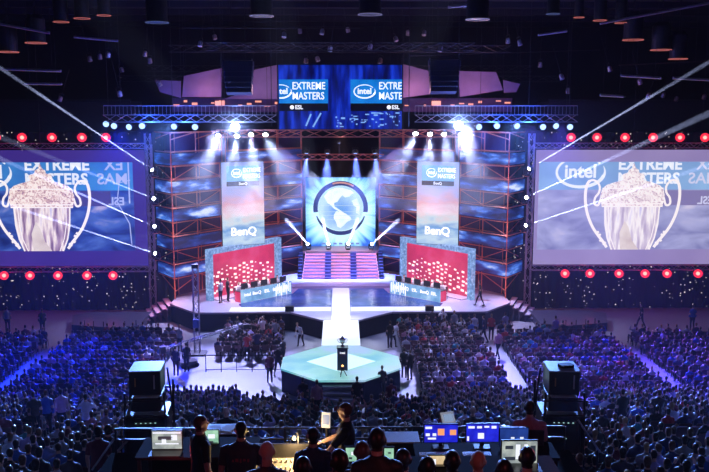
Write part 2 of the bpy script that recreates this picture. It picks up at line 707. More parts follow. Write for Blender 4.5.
# wing platforms and side steps
for s, side in ((-1, 'left'), (1, 'right')):
    wp = thing('wing_platform', 'low black platform with curved edge on the hall floor at the %s of the stage' % side, 'platform', (s * 16.5, 58.2, 0))
    b = MB().prism([(s * x, y) for x, y in ([(-2.8, -1.8), (-1.2, -2.4), (1.8, -1.6), (2.6, 1.2), (1.4, 2.2), (-2.8, 2.2)][::s])], 0, 0.55)
    b.build('deck', mat('platform_black_vinyl', (0.05, 0.045, 0.08), 0.35), wp)
    b = MB()
    for i in range(6):
        b.tube((s * (-2.6 + 0.7 * i), -1.75 - 0.4 * math.sin(i / 5 * PI), 0.55), (s * (-2.6 + 0.7 * i), -1.75 - 0.4 * math.sin(i / 5 * PI), 0.9), 0.03, 5)
    b.build('edge_post', M_black, wp)
    ss = thing('side_steps', '%s steps down from the %s end of the stage' % ('white edged' if s == 1 else 'reddish', side), 'steps', (s * 12.25, 60.6, 0), s * -0.35)
    for i in range(5):
        h = SZ - 0.22 * (i + 1) + 0.1
        MB().box((s * (0.25 + 0.42 * i), 0.2, h - .04), (0.42, 2.6, 0.08)).box((s * (0.1 + 0.42 * i), 0.2, h / 2), (0.04, 2.5, h)).build('tread', M_deck if s == 1 else mat('step_reddish', (0.55, 0.3, 0.4), 0.4), ss)  # left treads have a reddish base colour

# small black monitors along the stage edge
for px in (291 - 0.0, 354.0 + 76):
    p = on(px - 1, 309.5, SZ)
    m_ = thing('stage_monitor', 'black wedge speaker on the white stage edge %s of the catwalk' % ('left' if px < 340 else 'right'), 'speaker', (p.x, 57.25, SZ))
    MB().prism([(-0.3, -0.2), (0.3, -0.2), (0.3, 0.2), (-0.3, 0.2)], 0, 0.34).build('cabinet', M_casing, m_)
    MB().box((0, 0.205, 0.17), (0.52, 0.02, 0.26)).build('grille', M_greydark, m_)

# ================================================================== GLOBE SCREEN
GY = 74.0
gz = (at(340, 247, GY).z + at(340, 177, GY).z) / 2
gs = thing('globe_screen', 'square stage screen showing a white and blue globe in a dark ring', 'screen', (0, GY, gz))
hw = 3.05
MB().box((0, 0.1, 0), (hw * 2 + .2, 0.18, hw * 2 + .2)).build('frame', M_casing, gs)


def radial_mat(name, stops, strength, rad, ns=5.0, amt=0.35, stretch=True):
    m = bpy.data.materials.new(name)
    m.use_nodes = True
    nt = m.node_tree
    p = nt.nodes['Principled BSDF']
    p.inputs['Base Color'].default_value = (0.02, 0.02, 0.02, 1)
    tc = nt.nodes.new('ShaderNodeTexCoord')
    ln = nt.nodes.new('ShaderNodeVectorMath')
    ln.operation = 'LENGTH'
    nz = nt.nodes.new('ShaderNodeTexNoise')
    nz.inputs['Scale'].default_value = ns
    nz.inputs['Detail'].default_value = 5
    if stretch:
        nv = nt.nodes.new('ShaderNodeVectorMath')
        nv.operation = 'NORMALIZE'
        nt.links.new(tc.outputs['Object'], nv.inputs[0])
        nt.links.new(nv.outputs[0], nz.inputs['Vector'])
    else:
        nt.links.new(tc.outputs['Object'], nz.inputs['Vector'])
    nt.links.new(tc.outputs['Object'], ln.inputs[0])
    a = nt.nodes.new('ShaderNodeMath')
    a.operation = 'DIVIDE'
    a.inputs[1].default_value = rad
    nt.links.new(ln.outputs['Value'], a.inputs[0])
    c = nt.nodes.new('ShaderNodeMath')
    c.operation = 'MULTIPLY_ADD'
    c.inputs[1].default_value = amt
    nt.links.new(nz.outputs['Fac'], c.inputs[0])
    nt.links.new(a.outputs[0], c.inputs[2])
    rp = nt.nodes.new('ShaderNodeValToRGB')
    el = rp.color_ramp.elements
    while len(el) < len(stops):
        el.new(0.5)
    for e, (q, cc) in zip(el, stops):
        e.position = q
        e.color = (*cc, 1)
    nt.links.new(c.outputs[0], rp.inputs[0])
    nt.links.new(rp.outputs[0], p.inputs['Emission Color'])
    p.inputs['Emission Strength'].default_value = strength
    m.cycles.emission_sampling = 'NONE'
    return m


M_gbg = radial_mat('globe_screen_burst', [(0.0, (0.5, 0.75, 1)), (0.74, (0.60, 0.92, 1)), (0.9, (0.22, 0.6, 1.0)), (1.0, (0.03, 0.15, 0.75))], 1.25, 4.9, 6.0, 0.5)
MB().box((0, -0.005, 0), (hw * 2, 0.03, hw * 2)).build('display', M_gbg, gs)
M_gsea = radial_mat('globe_sea', [(0.25, (0.10, 0.35, 0.85)), (0.55, (0.18, 0.42, 0.9)), (1.0, (0.55, 0.8, 1))], 1.0, 2.2, 1.2, 0.5, False)
rr = 1.98
zc = 0.35


def disc(r, y0, y1, cx=0, cz=0, n=40):
    return MB().plate([(cx + r * math.cos(2 * PI * i / n), cz + r * math.sin(2 * PI * i / n)) for i in range(n)], y0, y1)


disc(rr, -0.06, -0.02, 0, zc).build('globe_picture', M_gsea, gs)
M_ring = glow('globe_ring_blue', (0.01, 0.04, 0.22), 0.8)
ribbon(ring_pts(0, zc, 2.2, 2.2, PI * -0.05, PI * 1.05), 0.4, -0.055, -0.02).build('globe_ring', M_ring, gs)
ribbon(ring_pts(0, zc, 2.2, 2.2, PI * 1.1, PI * 1.9), lambda t: 0.1 + 0.25 * math.sin(PI * t), -0.055, -0.02).build('globe_ring', M_ring, gs)
ribbon(ring_pts(0, zc, 2.25, 2.25, PI * 0.33, PI * 0.6, 12), 0.14, -0.075, -0.056).build('ring_highlight', glow('ring_salmon', (0.9, 0.4, 0.35), 0.8), gs)
# land masses (traced loosely, units of the disc)
NA = [(-0.75, 0.55), (-0.55, 0.8), (-0.2, 0.95), (0.1, 0.93), (0.35, 0.86), (0.3, 0.72), (0.55, 0.75), (0.42, 0.55), (0.2, 0.5), (0.08, 0.6), (-0.05, 0.45), (-0.15, 0.3), (-0.3, 0.25), (-0.28, 0.1), (-0.15, 0.0), (0.02, -0.1), (0.12, -0.18), (-0.02, -0.16), (-0.3, -0.02), (-0.45, 0.15), (-0.6, 0.25)]
SA = [(-0.2, -0.12), (0.05, -0.15), (0.25, -0.25), (0.45, -0.4), (0.5, -0.52), (0.3, -0.62), (0.15, -0.78), (0.0, -0.9), (-0.15, -0.85), (-0.2, -0.65), (-0.32, -0.45), (-0.3, -0.28)]
EU = [(0.5, 0.35), (0.75, 0.45), (0.88, 0.1), (0.85, -0.3), (0.7, -0.2), (0.72, 0.05), (0.6, 0.12)]
GL = [(0.2, 0.8), (0.45, 0.85), (0.62, 0.7), (0.45, 0.62)]
M_land = emat('globe_land_white', [(0.3, (0.75, 0.95, 0.95)), (0.7, (1, 1, 0.98))], 1.05, nscale=1.5)
b = MB()
for poly in (NA, SA, EU, GL):
    b.plate([(x * rr * .97, zc + z * rr * .97) for x, z in poly], -0.085, -0.06)
b.build('land_masses', M_land, gs)
b = MB()
for i, z in enumerate((0.25, -0.3, -0.62, -1.0)):
    ww = math.sqrt(max(rr ** 2 - z ** 2, 0)) * .95
    b.box((0, -0.09, zc + z), (ww * 2, 0.01, 0.03))
b.build('latitude_lines', glow('pale_line', (0.7, 0.85, 1), 0.9), gs)
b = MB()
for i in range(7):
    b.box((-1.5 + 0.5 * i, -0.07, -hw + 0.28), (0.3, 0.02, 0.16))
b.build('caption', glow('caption_blue', (0.25, 0.4, 1), 0.7), gs)

# ================================================================== HANGING BANNER SCREENS
def banner_mat():
    m = bpy.data.materials.new('banner_sky')
    m.use_nodes = True
    nt = m.node_tree
    p = nt.nodes['Principled BSDF']
    p.inputs['Base Color'].default_value = (0.02, 0.02, 0.02, 1)
    tc = nt.nodes.new('ShaderNodeTexCoord')
    sx = nt.nodes.new('ShaderNodeSeparateXYZ')
    nt.links.new(tc.outputs['Generated'], sx.inputs[0])
    mp = nt.nodes.new('ShaderNodeMapping')
    mp.inputs['Scale'].default_value = (1.2, 1, 5)
    mp.inputs['Rotation'].default_value = (0, 0.25, 0)
    nt.links.new(tc.outputs['Generated'], mp.inputs[0])
    nz = nt.nodes.new('ShaderNodeTexNoise')
    nz.inputs['Scale'].default_value = 2.2
    nz.inputs['Detail'].default_value = 6
    nt.links.new(mp.outputs[0], nz.inputs['Vector'])
    a = nt.nodes.new('ShaderNodeMath')
    a.operation = 'MULTIPLY_ADD'
    a.inputs[1].default_value = 0.34
    nt.links.new(nz.outputs['Fac'], a.inputs[0])
    nt.links.new(sx.outputs['Z'], a.inputs[2])
    rp = nt.nodes.new('ShaderNodeValToRGB')
    st_ = [(0.12, (0.30, 0.55, 0.95)), (0.25, (0.65, 0.85, 1)), (0.36, (0.18, 0.42, 0.85)), (0.46, (0.75, 0.88, 1)), (0.55, (0.95, 0.75, 0.8)), (0.68, (0.85, 0.42, 0.5)), (0.8, (0.55, 0.5, 0.85)), (0.95, (0.4, 0.52, 0.95)), (1.0, (0.35, 0.45, 0.9))]
    el = rp.color_ramp.elements
    while len(el) < len(st_):
        el.new(0.5)
    for e, (q, c) in zip(el, st_):
        e.position = q
        e.color = (*c, 1)
    nt.links.new(a.outputs[0], rp.inputs[0])
    nt.links.new(rp.outputs[0], p.inputs['Emission Color'])
    p.inputs['Emission Strength'].default_value = 0.85
    m.cycles.emission_sampling = 'NONE'
    return m


M_ban = banner_mat()
M_signblue = emat('sign_blue', [(0.35, (0.0, 0.16, 0.62)), (0.65, (0.01, 0.25, 0.80))], 1.0, nscale=1.0)
M_signpale = glow('banner_sign_blue', (0.12, 0.4, 0.85), 1.0)


def logo(scale, cx, cz, y=-0.01):
    """ellipse swoosh with the word inside"""
    sw = ribbon(ring_pts(0, 0, 1.0, 0.62, PI * 0.20, PI * 1.93, 36), lambda t: 0.06 + 0.09 * t, -0.006, 0)
    sw2 = ribbon(ring_pts(0.0, 0.02, 1.02, 0.62, PI * -0.12, PI * 0.12, 10), lambda t: 0.12 * (1 - t) + 0.02, -0.006, 0)
    t = move(text_mesh('intel', 0.78, 0.02, align='CENTER'), 0, 0, -0.22)
    r = join(sw, sw2, t)
    r.v = [(a * scale + cx, b_ * scale + y, c * scale + cz) for a, b_, c in r.v]
    return r


for s, side in ((-1, 'left'), (1, 'right')):
    pA = at(340 + s * (340 - 221), 247, 62.6)
    top = at(242, 162, 63).z
    bot = at(242, 245, 63).z
    W_, H_ = 3.25, top - bot
    bn = thing('banner_screen', 'tall hanging video banner with pink and blue sky picture, %s of the globe screen' % side, 'screen', (s * 7.25, 63.1, (top + bot) / 2), s * -0.42)
    MB().box((0, 0.09, 0), (W_ + .06, 0.14, H_ + .06)).build('frame', M_casing, bn)
    MB().box((0, 0, 0), (W_, 0.04, H_)).build('display', M_ban, bn)
    sz_ = -H_ / 2 + H_
    MB().box((0, -0.035, H_ / 2 - 0.85), (2.5, 0.03, 1.15)).build('sign_picture', M_signpale, bn)
    MB().box((0, -0.035, H_ / 2 - 1.6), (2.5, 0.03, 0.34)).build('sign_strip', M_casing, bn)
    lt = join(logo(0.5, -0.65, H_ / 2 - 0.82, -0.055), move(text_mesh('EXTREME', 0.44, 0.004), 0.0, -0.055, H_ / 2 - 0.75), move(text_mesh('MASTERS', 0.44, 0.004), 0.0, -0.055, H_ / 2 - 1.2))
    lt.v = [(x * 0.75, y, z) for x, y, z in lt.v]
    lt.build('lettering', M_lettering, bn)
    move(text_mesh('BenQ', 0.28, 0.004, align='CENTER'), 0.0, -0.055, H_ / 2 - 1.69).build('lettering', M_lettering, bn)
    move(text_mesh('BenQ', 0.85, 0.012, align='CENTER', sx=1.0), 0.0, -0.03, -H_ / 2 + 0.75).build('lettering', M_lettering, bn)
    for x in (-1.3, 1.3):
        MB().tube((x, 0.1, H_ / 2), (x, 0.1, H_ / 2 + 2.2), 0.015, 4).build('cable', M_steel, bn)

# ================================================================== TRUSS TOWERS WITH LED BANDS
M_band = emat('led_band_nebula', [(0.40, (0.0, 0.005, 0.05)), (0.52, (0.01, 0.04, 0.26)), (0.60, (0.06, 0.2, 0.75)), (0.70, (0.7, 0.8, 1.0))], 1.0, scale=(0.30, 0.30, 1.3), nscale=1.3, detail=8)
LV = [3.35, 5.4, 7.45, 9.5, 11.5]


def off_line(pts, d):
    r = []
    for i, p in enumerate(pts):
        a = Vector(pts[max(i - 1, 0)])
        c = Vector(pts[min(i + 1, len(pts) - 1)])
        t = (c - a).normalized()
        n = Vector((-t.y, t.x))
        r.append((p[0] + n.x * d, p[1] + n.y * d))
    return r


def tower(s, plan, side, inner):
    P0 = [(s * x, y) for x, y in plan]
    tw = thing('scaffold_tower', 'red lit scaffold wall with blue light bands, %s section %s of the stage' % ('inner' if inner else 'outer cornered', side), 'scaffold', (P0[0][0], P0[0][1], 0))
    of = (-P0[0][0], -P0[0][1], 0)
    lv = LV if not inner else [z - 0.15 for z in LV]
    z0 = SZ if inner else 0
    fr = MB()
    nseg = 0
    back = [(x, y + 1.4) for x, y in P0]
    cols = []
    for i in range(len(P0) - 1):
        a, c = Vector(P0[i]), Vector(P0[i + 1])
        n = max(1, round((c - a).length / 2.4))
        for k in range(n + (1 if i == len(P0) - 2 else 0)):
            q = a.lerp(c, k / n)
            cols.append(q)
    for q in cols:
        fr.tube((q.x, q.y, z0), (q.x, q.y, 13.4), 0.042, 5)
        fr.tube((q.x, q.y + 1.4, z0), (q.x, q.y + 1.4, 13.4), 0.035, 5)
        for z in lv:
            fr.tube((q.x, q.y, z + .5), (q.x, q.y + 1.4, z + .5), 0.04, 4)
    for i in range(len(cols) - 1):
        a, c = cols[i], cols[i + 1]
        for j, z in enumerate(lv):
            for dz in (-0.52, 0.52):
                fr.tube((a.x, a.y - .06, z + dz), (c.x, c.y - .06, z + dz), 0.042, 5)
                fr.tube((a.x, a.y + 1.4, z + dz), (c.x, c.y + 1.4, z + dz), 0.03, 4)
            zz = z - 1.5
            if zz > z0:
                u, v = (a, c) if (i + j) % 2 else (c, a)
                fr.tube((u.x, u.y + .3, z - 1.5), (v.x, v.y + .3, z - .55), 0.032, 4)
        fr.tube((a.x, a.y, 13.4), (c.x, c.y, 13.4), 0.06, 5)
        fr.tube((a.x, a.y, 12.9), (c.x, c.y, 13.4), 0.04, 4)
    part(fr, 'scaffold_frame', M_alu_redlit, tw, of)
    for z in lv:
        fl = MB()
        o1 = off_line(P0, 0.0)
        poly = P0 + [(x, y + 1.35) for x, y in P0][::-1]
        fl.prism(poly, z + 0.44, z + 0.48)
        part(fl, 'platform_board', mat('scaffold_board', (0.12, 0.09, 0.14), 0.7), tw, of)
        bd = MB()
        for i in range(len(P0) - 1):
            a, c = Vector(P0[i]), Vector(P0[i + 1])
            t = (c - a).normalized()
            nn = Vector((t.y, -t.x))
            if nn.y > 0:
                nn = -nn
            a2, c2 = a + nn * .12, c + nn * .12
            bd.prism([a2[:], c2[:], (c + nn * .04)[:], (a + nn * .04)[:]] if s * 1 < 0 or True else [], z - 0.40, z + 0.40)
        part(bd, 'led_band', M_band, tw, of)
    # dark cloth behind the frame
    bk = MB()
    for i in range(len(P0) - 1):
        a, c = P0[i], P0[i + 1]
        bk.prism([(a[0], a[1] + 1.5), (c[0], c[1] + 1.5), (c[0], c[1] + 1.55), (a[0], a[1] + 1.55)], z0, 13.3)
    part(bk, 'backing_cloth', mat('plum_backing_cloth', (0.05, 0.03, 0.10), 0.8), tw, of)
    return tw


outer = [(13.7, 63.3), (12.1, 61.0), (9.2, 64.9)]
inner = [(8.9, 66.2), (3.3, 71.2)]
for s, side in ((-1, 'left'), (1, 'right')):
    tower(s, outer, side, False)
    tower(s, inner, side, True)
    # slim dark mast between screen and tower
    mt = MB().truss((s * 14.15, 63.0, 0.06), (s * 14.15, 63.0, 13.3), 0.4, 0.7, 0.03)
    tag(mt.build('truss_mast', M_alu), 'upright grey truss mast beside the inner edge of the %s big screen' % side, 'truss')

# cross truss over the globe screen
b = MB().truss((-5.6, 71.0, at(340, 157, 71).z), (5.6, 71.0, at(340, 157, 71).z), 0.45, 0.9, 0.045)
tag(b.build('cross_truss', M_alu_redlit), 'red lit cross truss directly above the globe screen', 'truss')
b = MB().truss((-9.0, 62.4, at(340, 133.5, 62.4).z), (9.0, 62.4, at(340, 133.5, 62.4).z), 0.5, 1.3, 0.05)
tag(b.build('cross_truss', M_alu_redlit), 'long red lit truss below the blue video wall', 'truss')
for s in (-1, 1):
    b = MB()
    for x in (5.0, 8.6):
        b.tube((s * x, 62.6, 13.8), (s * x, 62.6, 22.6), 0.03, 5)
    tag(b.build('hanging_cables', M_steel), 'pair of steel hanging cables %s of the blue video wall' % ('left' if s < 0 else 'right'), 'cable')
b = MB()
for x in (-5.2, 5.2):
    b.tube((x, 71, 10.95), (x, 71, 22.6), 0.03, 5)
tag(b.build('hanging_cables', M_steel), 'steel cables holding the cross truss above the globe screen', 'cable')

# ================================================================== PLAYER BOOTHS
M_frame = emat('booth_frame_glitter', [(0.35, (0.08, 0.18, 0.42)), (0.6, (0.22, 0.38, 0.7)), (0.75, (0.5, 0.7, 1.0))], 1.1, nscale=6.0)
M_red = emat('booth_crimson_wall', [(0.3, (0.45, 0.01, 0.07)), (0.5, (0.75, 0.03, 0.12)), (0.7, (0.85, 0.12, 0.3))], 0.95, nscale=0.35)
M_tile = glow('booth_light_tile', (1.0, 0.74, 0.74), 1.5)
M_deskled = emat('desk_front_led', [(0.35, (0.10, 0.28, 0.60)), (0.55, (0.25, 0.5, 0.85)), (0.75, (0.55, 0.75, 1))], 0.95, nscale=1.2)
for s, side in ((-1, 'left'), (1, 'right')):
    A = Vector((s * 9.5, 60.4, SZ))
    C_ = Vector((s * 4.75, 66.6, SZ))
    L = (C_ - A).length
    if s < 0:
        mid = (A + C_) / 2
        ang = math.atan2(C_.y - A.y, C_.x - A.x)
    else:
        mid = (A + C_) / 2
        ang = math.atan2(A.y - C_.y, A.x - C_.x)
    bo = thing('player_booth', 'crimson player booth in a glittering blue grey frame, %s side of stage' % side, 'booth', mid, ang)
    H = 3.75
    MB().box((-L / 2 + .19, .15, H / 2), (0.38, 0.5, H), bev=.04).box((L / 2 - .19, .15, H / 2), (0.38, 0.5, H), bev=.04).box((0, .15, H - .18), (L - .76, 0.5, 0.36)).build('frame', M_frame, bo)
    MB().box((0, 0.38, H / 2 - .2), (L - .8, 0.08, H - .4)).build('back_wall', M_red, bo)
    tile0 = None
    rr2 = random.Random(5)
    cols = 15
    for i in range(cols):
        u = -1 + 2 * i / (cols - 1)
        hgt = 1.75 + 0.35 * math.cos(u * 2.2) + 0.1 * rr2.random()
        for j in range(6):
            z = 0.35 + j * 0.34 + (i % 2) * .17
            if z < hgt + 0.3 and rr2.random() < 0.85:
                w_ = 0.22
                if tile0 is None:
                    tile0 = MB().box((0, 0, 0), (w_ * 1.25, 0.02, 0.15), ry=.08).build('light_tile', M_tile, bo)
                    t1 = tile0
                else:
                    t1 = bpy.data.objects.new('light_tile', tile0.data)
                    COL.objects.link(t1)
                    t1.parent = bo
                t1.location = (u * (L / 2 - .75) + rr2.uniform(-.09, .09), 0.325, z + rr2.uniform(-.06, .06))
                f_ = rr2.uniform(.45, 1.15)
                t1.scale = (f_, 1, f_)
    MB().box((0, -0.1, 0.04), (L - .8, 1.1, 0.08)).build('floor_board', M_deck, bo)
    # desk
    dA = Vector((s * 7.15, 59.7, SZ))
    dC = Vector((s * 3.75, 63.0, SZ))
    dm = (dA + dC) / 2
    dl = (dC - dA).length
    da = math.atan2(dC.y - dA.y, dC.x - dA.x) if s < 0 else math.atan2(dA.y - dC.y, dA.x - dC.x)
    dk = thing('player_desk', 'long player desk with pale blue lit front panel, %s side of stage' % side, 'desk', dm, da)
    MB().box((0, 0, 0.47), (dl, 0.08, 0.94)).build('front_panel', M_deskled, dk)
    MB().box((0, 0.45, 0.78), (dl - .1, 0.8, 0.05)).build('desk_top', M_greydark, dk)
    for x in (-dl / 2 + .1, dl / 2 - .1):
        MB().box((x, 0.45, 0.38), (0.06, 0.7, 0.75)).build('side_panel', M_red, dk)
    for w_, x in (('intel', -dl * .38), ('BenQ', -dl * .2), ('ESL', 0), ('BenQ', dl * .2), ('ESL', dl * .38)):
        move(text_mesh(w_, 0.34, 0.004, align='CENTER'), x, -0.045, 0.45).build('lettering', M_lettering, dk)
    b = MB()
    for i in range(9):
        x = (dl / 2 - 0.15 - 0.17 * i) * (-s)
        b.box((x, -0.05, 0.5 + 0.12 * math.sin(i * 2.2)), (0.06, 0.02, 0.72))
    b.build('white_bars', M_lettering, dk)
    DM = Matrix.Translation(dm) @ Matrix.Rotation(da, 4, 'Z')
    order = ['nearest the outer end', 'second from the outer end', 'in the middle', 'second from the inner end', 'nearest the inner end']
    for i in range(5):
        x = (-1 if s < 0 else 1) * (dl / 2 - 0.55 - i * (dl - 1.1) / 4)
        p = DM @ Vector((x, 0.3, 0.805))
        mn = thing('player_monitor', 'black desktop monitor seen from behind on the %s player desk, %s' % (side, order[i]), 'monitor', p, da)
        MB().box((0, 0, 0.34), (0.62, 0.06, 0.4), bev=.02).build('casing', M_casing, mn)
        MB().box((0, 0, 0.08), (0.06, 0.05, 0.16)).box((0, 0.02, 0.012), (0.26, 0.2, 0.024)).build('stand', M_casing, mn)
        MB().box((0, 0.034, 0.34), (0.56, 0.01, 0.34)).build('display', glow('monitor_face', (.6, .7, 1), 1.5), mn)
PLAYER_DESKS = True
# ================================================================== BLUE VIDEO WALL WITH SIGNS
VY = 62.8
a0, a1 = at(279, 129, VY), at(402, 65, VY)
vw = thing('video_wall', 'wide deep blue video wall hanging high above the globe screen', 'screen', ((a0.x + a1.x) / 2, VY, (a0.z + a1.z) / 2))
VW, VH = a1.x - a0.x, a1.z - a0.z
MB().box((0, 0.2, 0), (VW + .2, 0.3, VH + .2)).build('frame', M_casing, vw)
MB().box((0, 0.0, 0), (VW, 0.06, VH)).build('display', emat('video_wall_blue', [(0.36, (0.0, 0.0, 0.06)), (0.5, (0.0, 0.012, 0.32)), (0.66, (0.01, 0.05, 0.75))], 0.85, scale=(2.2, 1, 0.35), nscale=1.0, detail=5), vw)
vo = Vector(((a0.x + a1.x) / 2, VY, (a0.z + a1.z) / 2))


def vloc(px, py):
    p = at(px, py, VY)
    return p.x - vo.x, p.z - vo.z


for k, (x0, y0, x1, y1) in enumerate(((279.3, 79.5, 328, 111), (350.5, 79.5, 402, 111))):
    ax, az = vloc(x0, y1)
    bx, bz = vloc(x1, y0)
    strip = 0.55
    MB().box(((ax + bx) / 2, -0.05, (az + strip + bz) / 2), (bx - ax, 0.03, bz - az - strip)).build('sign_picture', M_signblue, vw)
    MB().box(((ax + bx) / 2, -0.05, az + strip / 2), (bx - ax, 0.03, strip)).build('sign_strip', M_casing, vw)
    wd, hh = bx - ax, bz - az - strip
    tw_ = join(move(text_mesh('EXTREME', 0.74, 0.008, sx=0.78), 0, 0, hh * .08), move(text_mesh('MASTERS', 0.74, 0.008, sx=0.78), 0, 0, -hh * .34))
    tx = ax + (0.95 if k == 0 else 2.05)
    move(tw_, tx, -0.075, (az + strip + bz) / 2 + 0.02)
    lg = logo(0.76, (ax + 0.12) if k == 0 else ax + 1.02, (az + strip + bz) / 2, -0.075)
    al = join(tw_, lg)
    al = clip(al, 0, bx - 0.02, True)
    al = clip(al, 0, ax + 0.02, False)
    al.build('lettering', M_lettering, vw)
    es = join(move(text_mesh('ESL', 0.40, 0.008), ax + (1.15 if k == 0 else 3.0), -0.075, az + 0.14))
    es = join(es, disc(0.15, -0.08, -0.07, ax + (0.93 if k == 0 else 2.8), az + 0.27, 12))
    es.build('lettering', M_lettering, vw)
b = MB()
for (p, q) in (((306, 126), (311, 114)), ((313, 127), (321, 113))):
    u, v = vloc(*p), vloc(*q)
    x = ribbon([u, v], 0.12, -0.06, -0.05)
    b.add(x.v, x.f)
rv = random.Random(3)
for i in range(46):
    px, py = rv.uniform(335, 400), rv.uniform(110, 127)
    u = vloc(px, max(py, 113))
    w_ = rv.choice((0.08, 0.12, 0.3))
    b.box((u[0], -0.055, u[1]), (w_, 0.01, 0.05 + rv.random() * .08))
b.build('city_lights_picture', glow('city_pale_blue', (0.25, 0.5, 1.0), 0.9), vw)

# ================================================================== BIG SIDE SCREENS
SY = 62.0


def face_mat(name, stops, strength, scale, ns, detail=5, dist=0.6):
    return emat(name, stops, strength, scale=scale, nscale=ns, detail=detail, distort=dist)


for s, side in ((-1, 'left'), (1, 'right')):  # right screen colours paler throughout, the hazy wash put into them
    tx = 42.5 if s < 0 else 631.5
    pc = at(tx, 207, SY)
    inner_x = at(146.5, 207, SY).x if s < 0 else at(534.5, 207, SY).x
    zt, zb = at(340, 150, SY).z, at(340, 265, SY).z
    half = abs(pc.x - inner_x)
    halfo = half + 0.3
    cx = pc.x
    cz = (zt + zb) / 2
    sc = thing('projection_screen', 'giant %s side screen showing a two handled trophy over blue picture' % side, 'screen', (cx, SY, cz))
    hz = (zt - zb) / 2
    W2 = half
    M_border = emat('screen_border_' + side, [(0.3, (0.035, 0.018, 0.20)), (0.7, (0.06, 0.03, 0.28))] if s < 0 else [(0.3, (0.26, 0.20, 0.45)), (0.7, (0.38, 0.30, 0.58))], 0.9, nscale=0.15, sample=True)
    MB().box((0, 0, 0), (2 * W2, 0.06, 2 * hz)).build('border', M_border, sc)
    it, ib = at(340, 162, SY).z - cz, at(340, 250, SY).z - cz
    ih = (it - ib) / 2
    im = (it + ib) / 2
    if s < 0:
        stp_ = [(0.32, (0.01, 0.02, 0.14)), (0.46, (0.03, 0.07, 0.36)), (0.6, (0.08, 0.16, 0.55)), (0.72, (0.5, 0.45, 0.75))]
    else:
        stp_ = [(0.28, (0.20, 0.20, 0.46)), (0.45, (0.34, 0.34, 0.62)), (0.6, (0.45, 0.45, 0.75)), (0.74, (0.68, 0.62, 0.84))]
    wi = W2 - (0.9 if s < 0 else 0.25)
    MB().box((0, -0.04, im), (2 * wi, 0.03, 2 * ih)).build('picture', face_mat('screen_sky_' + side, stp_, 0.9, (0.5, 1, 1.1), 0.75), sc)
    # blue sign in the picture
    bh = 2.05
    MB().box((0, -0.065, it - bh / 2), (2 * wi, 0.02, bh)).build('sign_picture', face_mat('screen_sign_' + side, [(0.3, (0.03, 0.14, 0.5)), (0.7, (0.06, 0.3, 0.72))] if s < 0 else [(0.3, (0.2, 0.34, 0.66)), (0.7, (0.3, 0.5, 0.82))], 0.95, (1, 1, 1), 0.3), sc)
    lets = join(move(text_mesh('EXTREME', 1.12, 0.035, sx=1.0), -1.15, 0, it - 0.55), move(text_mesh('MASTERS', 1.12, 0.035, sx=1.0), -1.15, 0, it - 1.58))
    lg = logo(1.75, -3.9, it - 0.75, 0)
    for al in (move(lets, 0, -0.09, 0), move(lg, 0, -0.09, 0)):
        al = clip(clip(clip(al, 2, it - 0.02, True), 0, 4.4, True), 0, -wi + .02, False)
        al.build('lettering', glow('screen_white_' + side, (0.85, 0.88, 1.0), 0.95 if s < 0 else 1.0), sc)
    mis = (move(text_mesh('MAS', 1.12, 0.02, mirror=True, sx=1.05), 6.3, 0, it - 1.58), move(text_mesh('EX', 1.12, 0.02, mirror=True, sx=1.0), 6.0, 0, it - 0.55), move(text_mesh('ESL', 0.8, 0.02, mirror=True, sx=1.0), 6.0, 0, it - 3.1))
    for mi in mis:
        mi = clip(clip(move(mi, 0, -0.085, 0), 2, it - 0.02, True), 0, wi - .02, True)
        mi.build('mirrored_lettering', glow('screen_pale_' + side, (0.45, 0.5, 0.85) if s < 0 else (0.66, 0.66, 0.9), 0.95), sc)
    MB().box((2.4 if s < 0 else 3.2, -0.07, it - bh - 0.6), (5.2, 0.02, 1.1)).build('dark_strip', glow('screen_dusk_' + side, (0.07, 0.06, 0.22) if s < 0 else (0.26, 0.22, 0.46), 0.9), sc)
    # ghost handle, far right of the picture
    gh = ribbon([(wi - .25, ib + .4), (wi - .35, ib + 2), (wi - 1.2, ib + 3.6), (wi - 1.0, ib + 5.0), (wi - .2, ib + 5.2)], 0.07, -0.08, -0.07)
    if s < 0:
        gh.build('ghost_handle_picture', glow('screen_pale_' + side, (0.45, 0.5, 0.85), 0.95), sc)
        MB().box((wi - .3, -0.07, it - 1.5), (0.1, 0.02, 3.0)).build('light_streak', glow('screen_pale_' + side, (0.45, 0.5, 0.85), 0.95), sc)
    # trophy picture: lid, collar, bowl, handles
    lo_, hi_ = ((0.35, 0.18, 0.28), (1.0, 0.86, 0.82)) if s < 0 else ((0.55, 0.40, 0.52), (1.0, 0.92, 0.92))
    M_orn = emat('trophy_filigree_' + side, [(0.36, lo_), (0.45, (0.75, 0.5, 0.5) if s < 0 else (0.85, .7, .74)), (0.54, hi_), (0.8, hi_)], 1.0, nscale=2.6, detail=8, distort=2.5)
    M_bowl = emat('trophy_glass_' + side, [(0.33, (0.10, 0.04, 0.14) if s < 0 else (0.42, 0.33, 0.5)), (0.46, (0.45, 0.3, 0.45) if s < 0 else (0.66, .56, .7)), (0.56, hi_), (0.72, (0.55, 0.5, 0.8))], 1.0, scale=(2.4, 1, 0.35), nscale=1.0, detail=4)
    M_rim = glow('trophy_rim_' + side, (1.0, 0.9, 0.9), 1.0)
    c0 = it - 1.42      # shoulder of the lid
    lid = [(-2.25, c0 - .55), (-1.95, c0 - .28), (-1.45, c0 - .1), (-.95, c0 + .02), (-.72, c0 + .12), (-.85, c0 + .3), (-.78, c0 + .52), (-.42, c0 + .62), (-.36, c0 + .85), (-.15, c0 + .95), (0, c0 + 1.34)]
    lid = lid + [(-x, z) for x, z in lid[:-1]][::-1]
    MB().plate(lid, -0.13, -0.10).build('trophy_lid_picture', M_orn, sc)
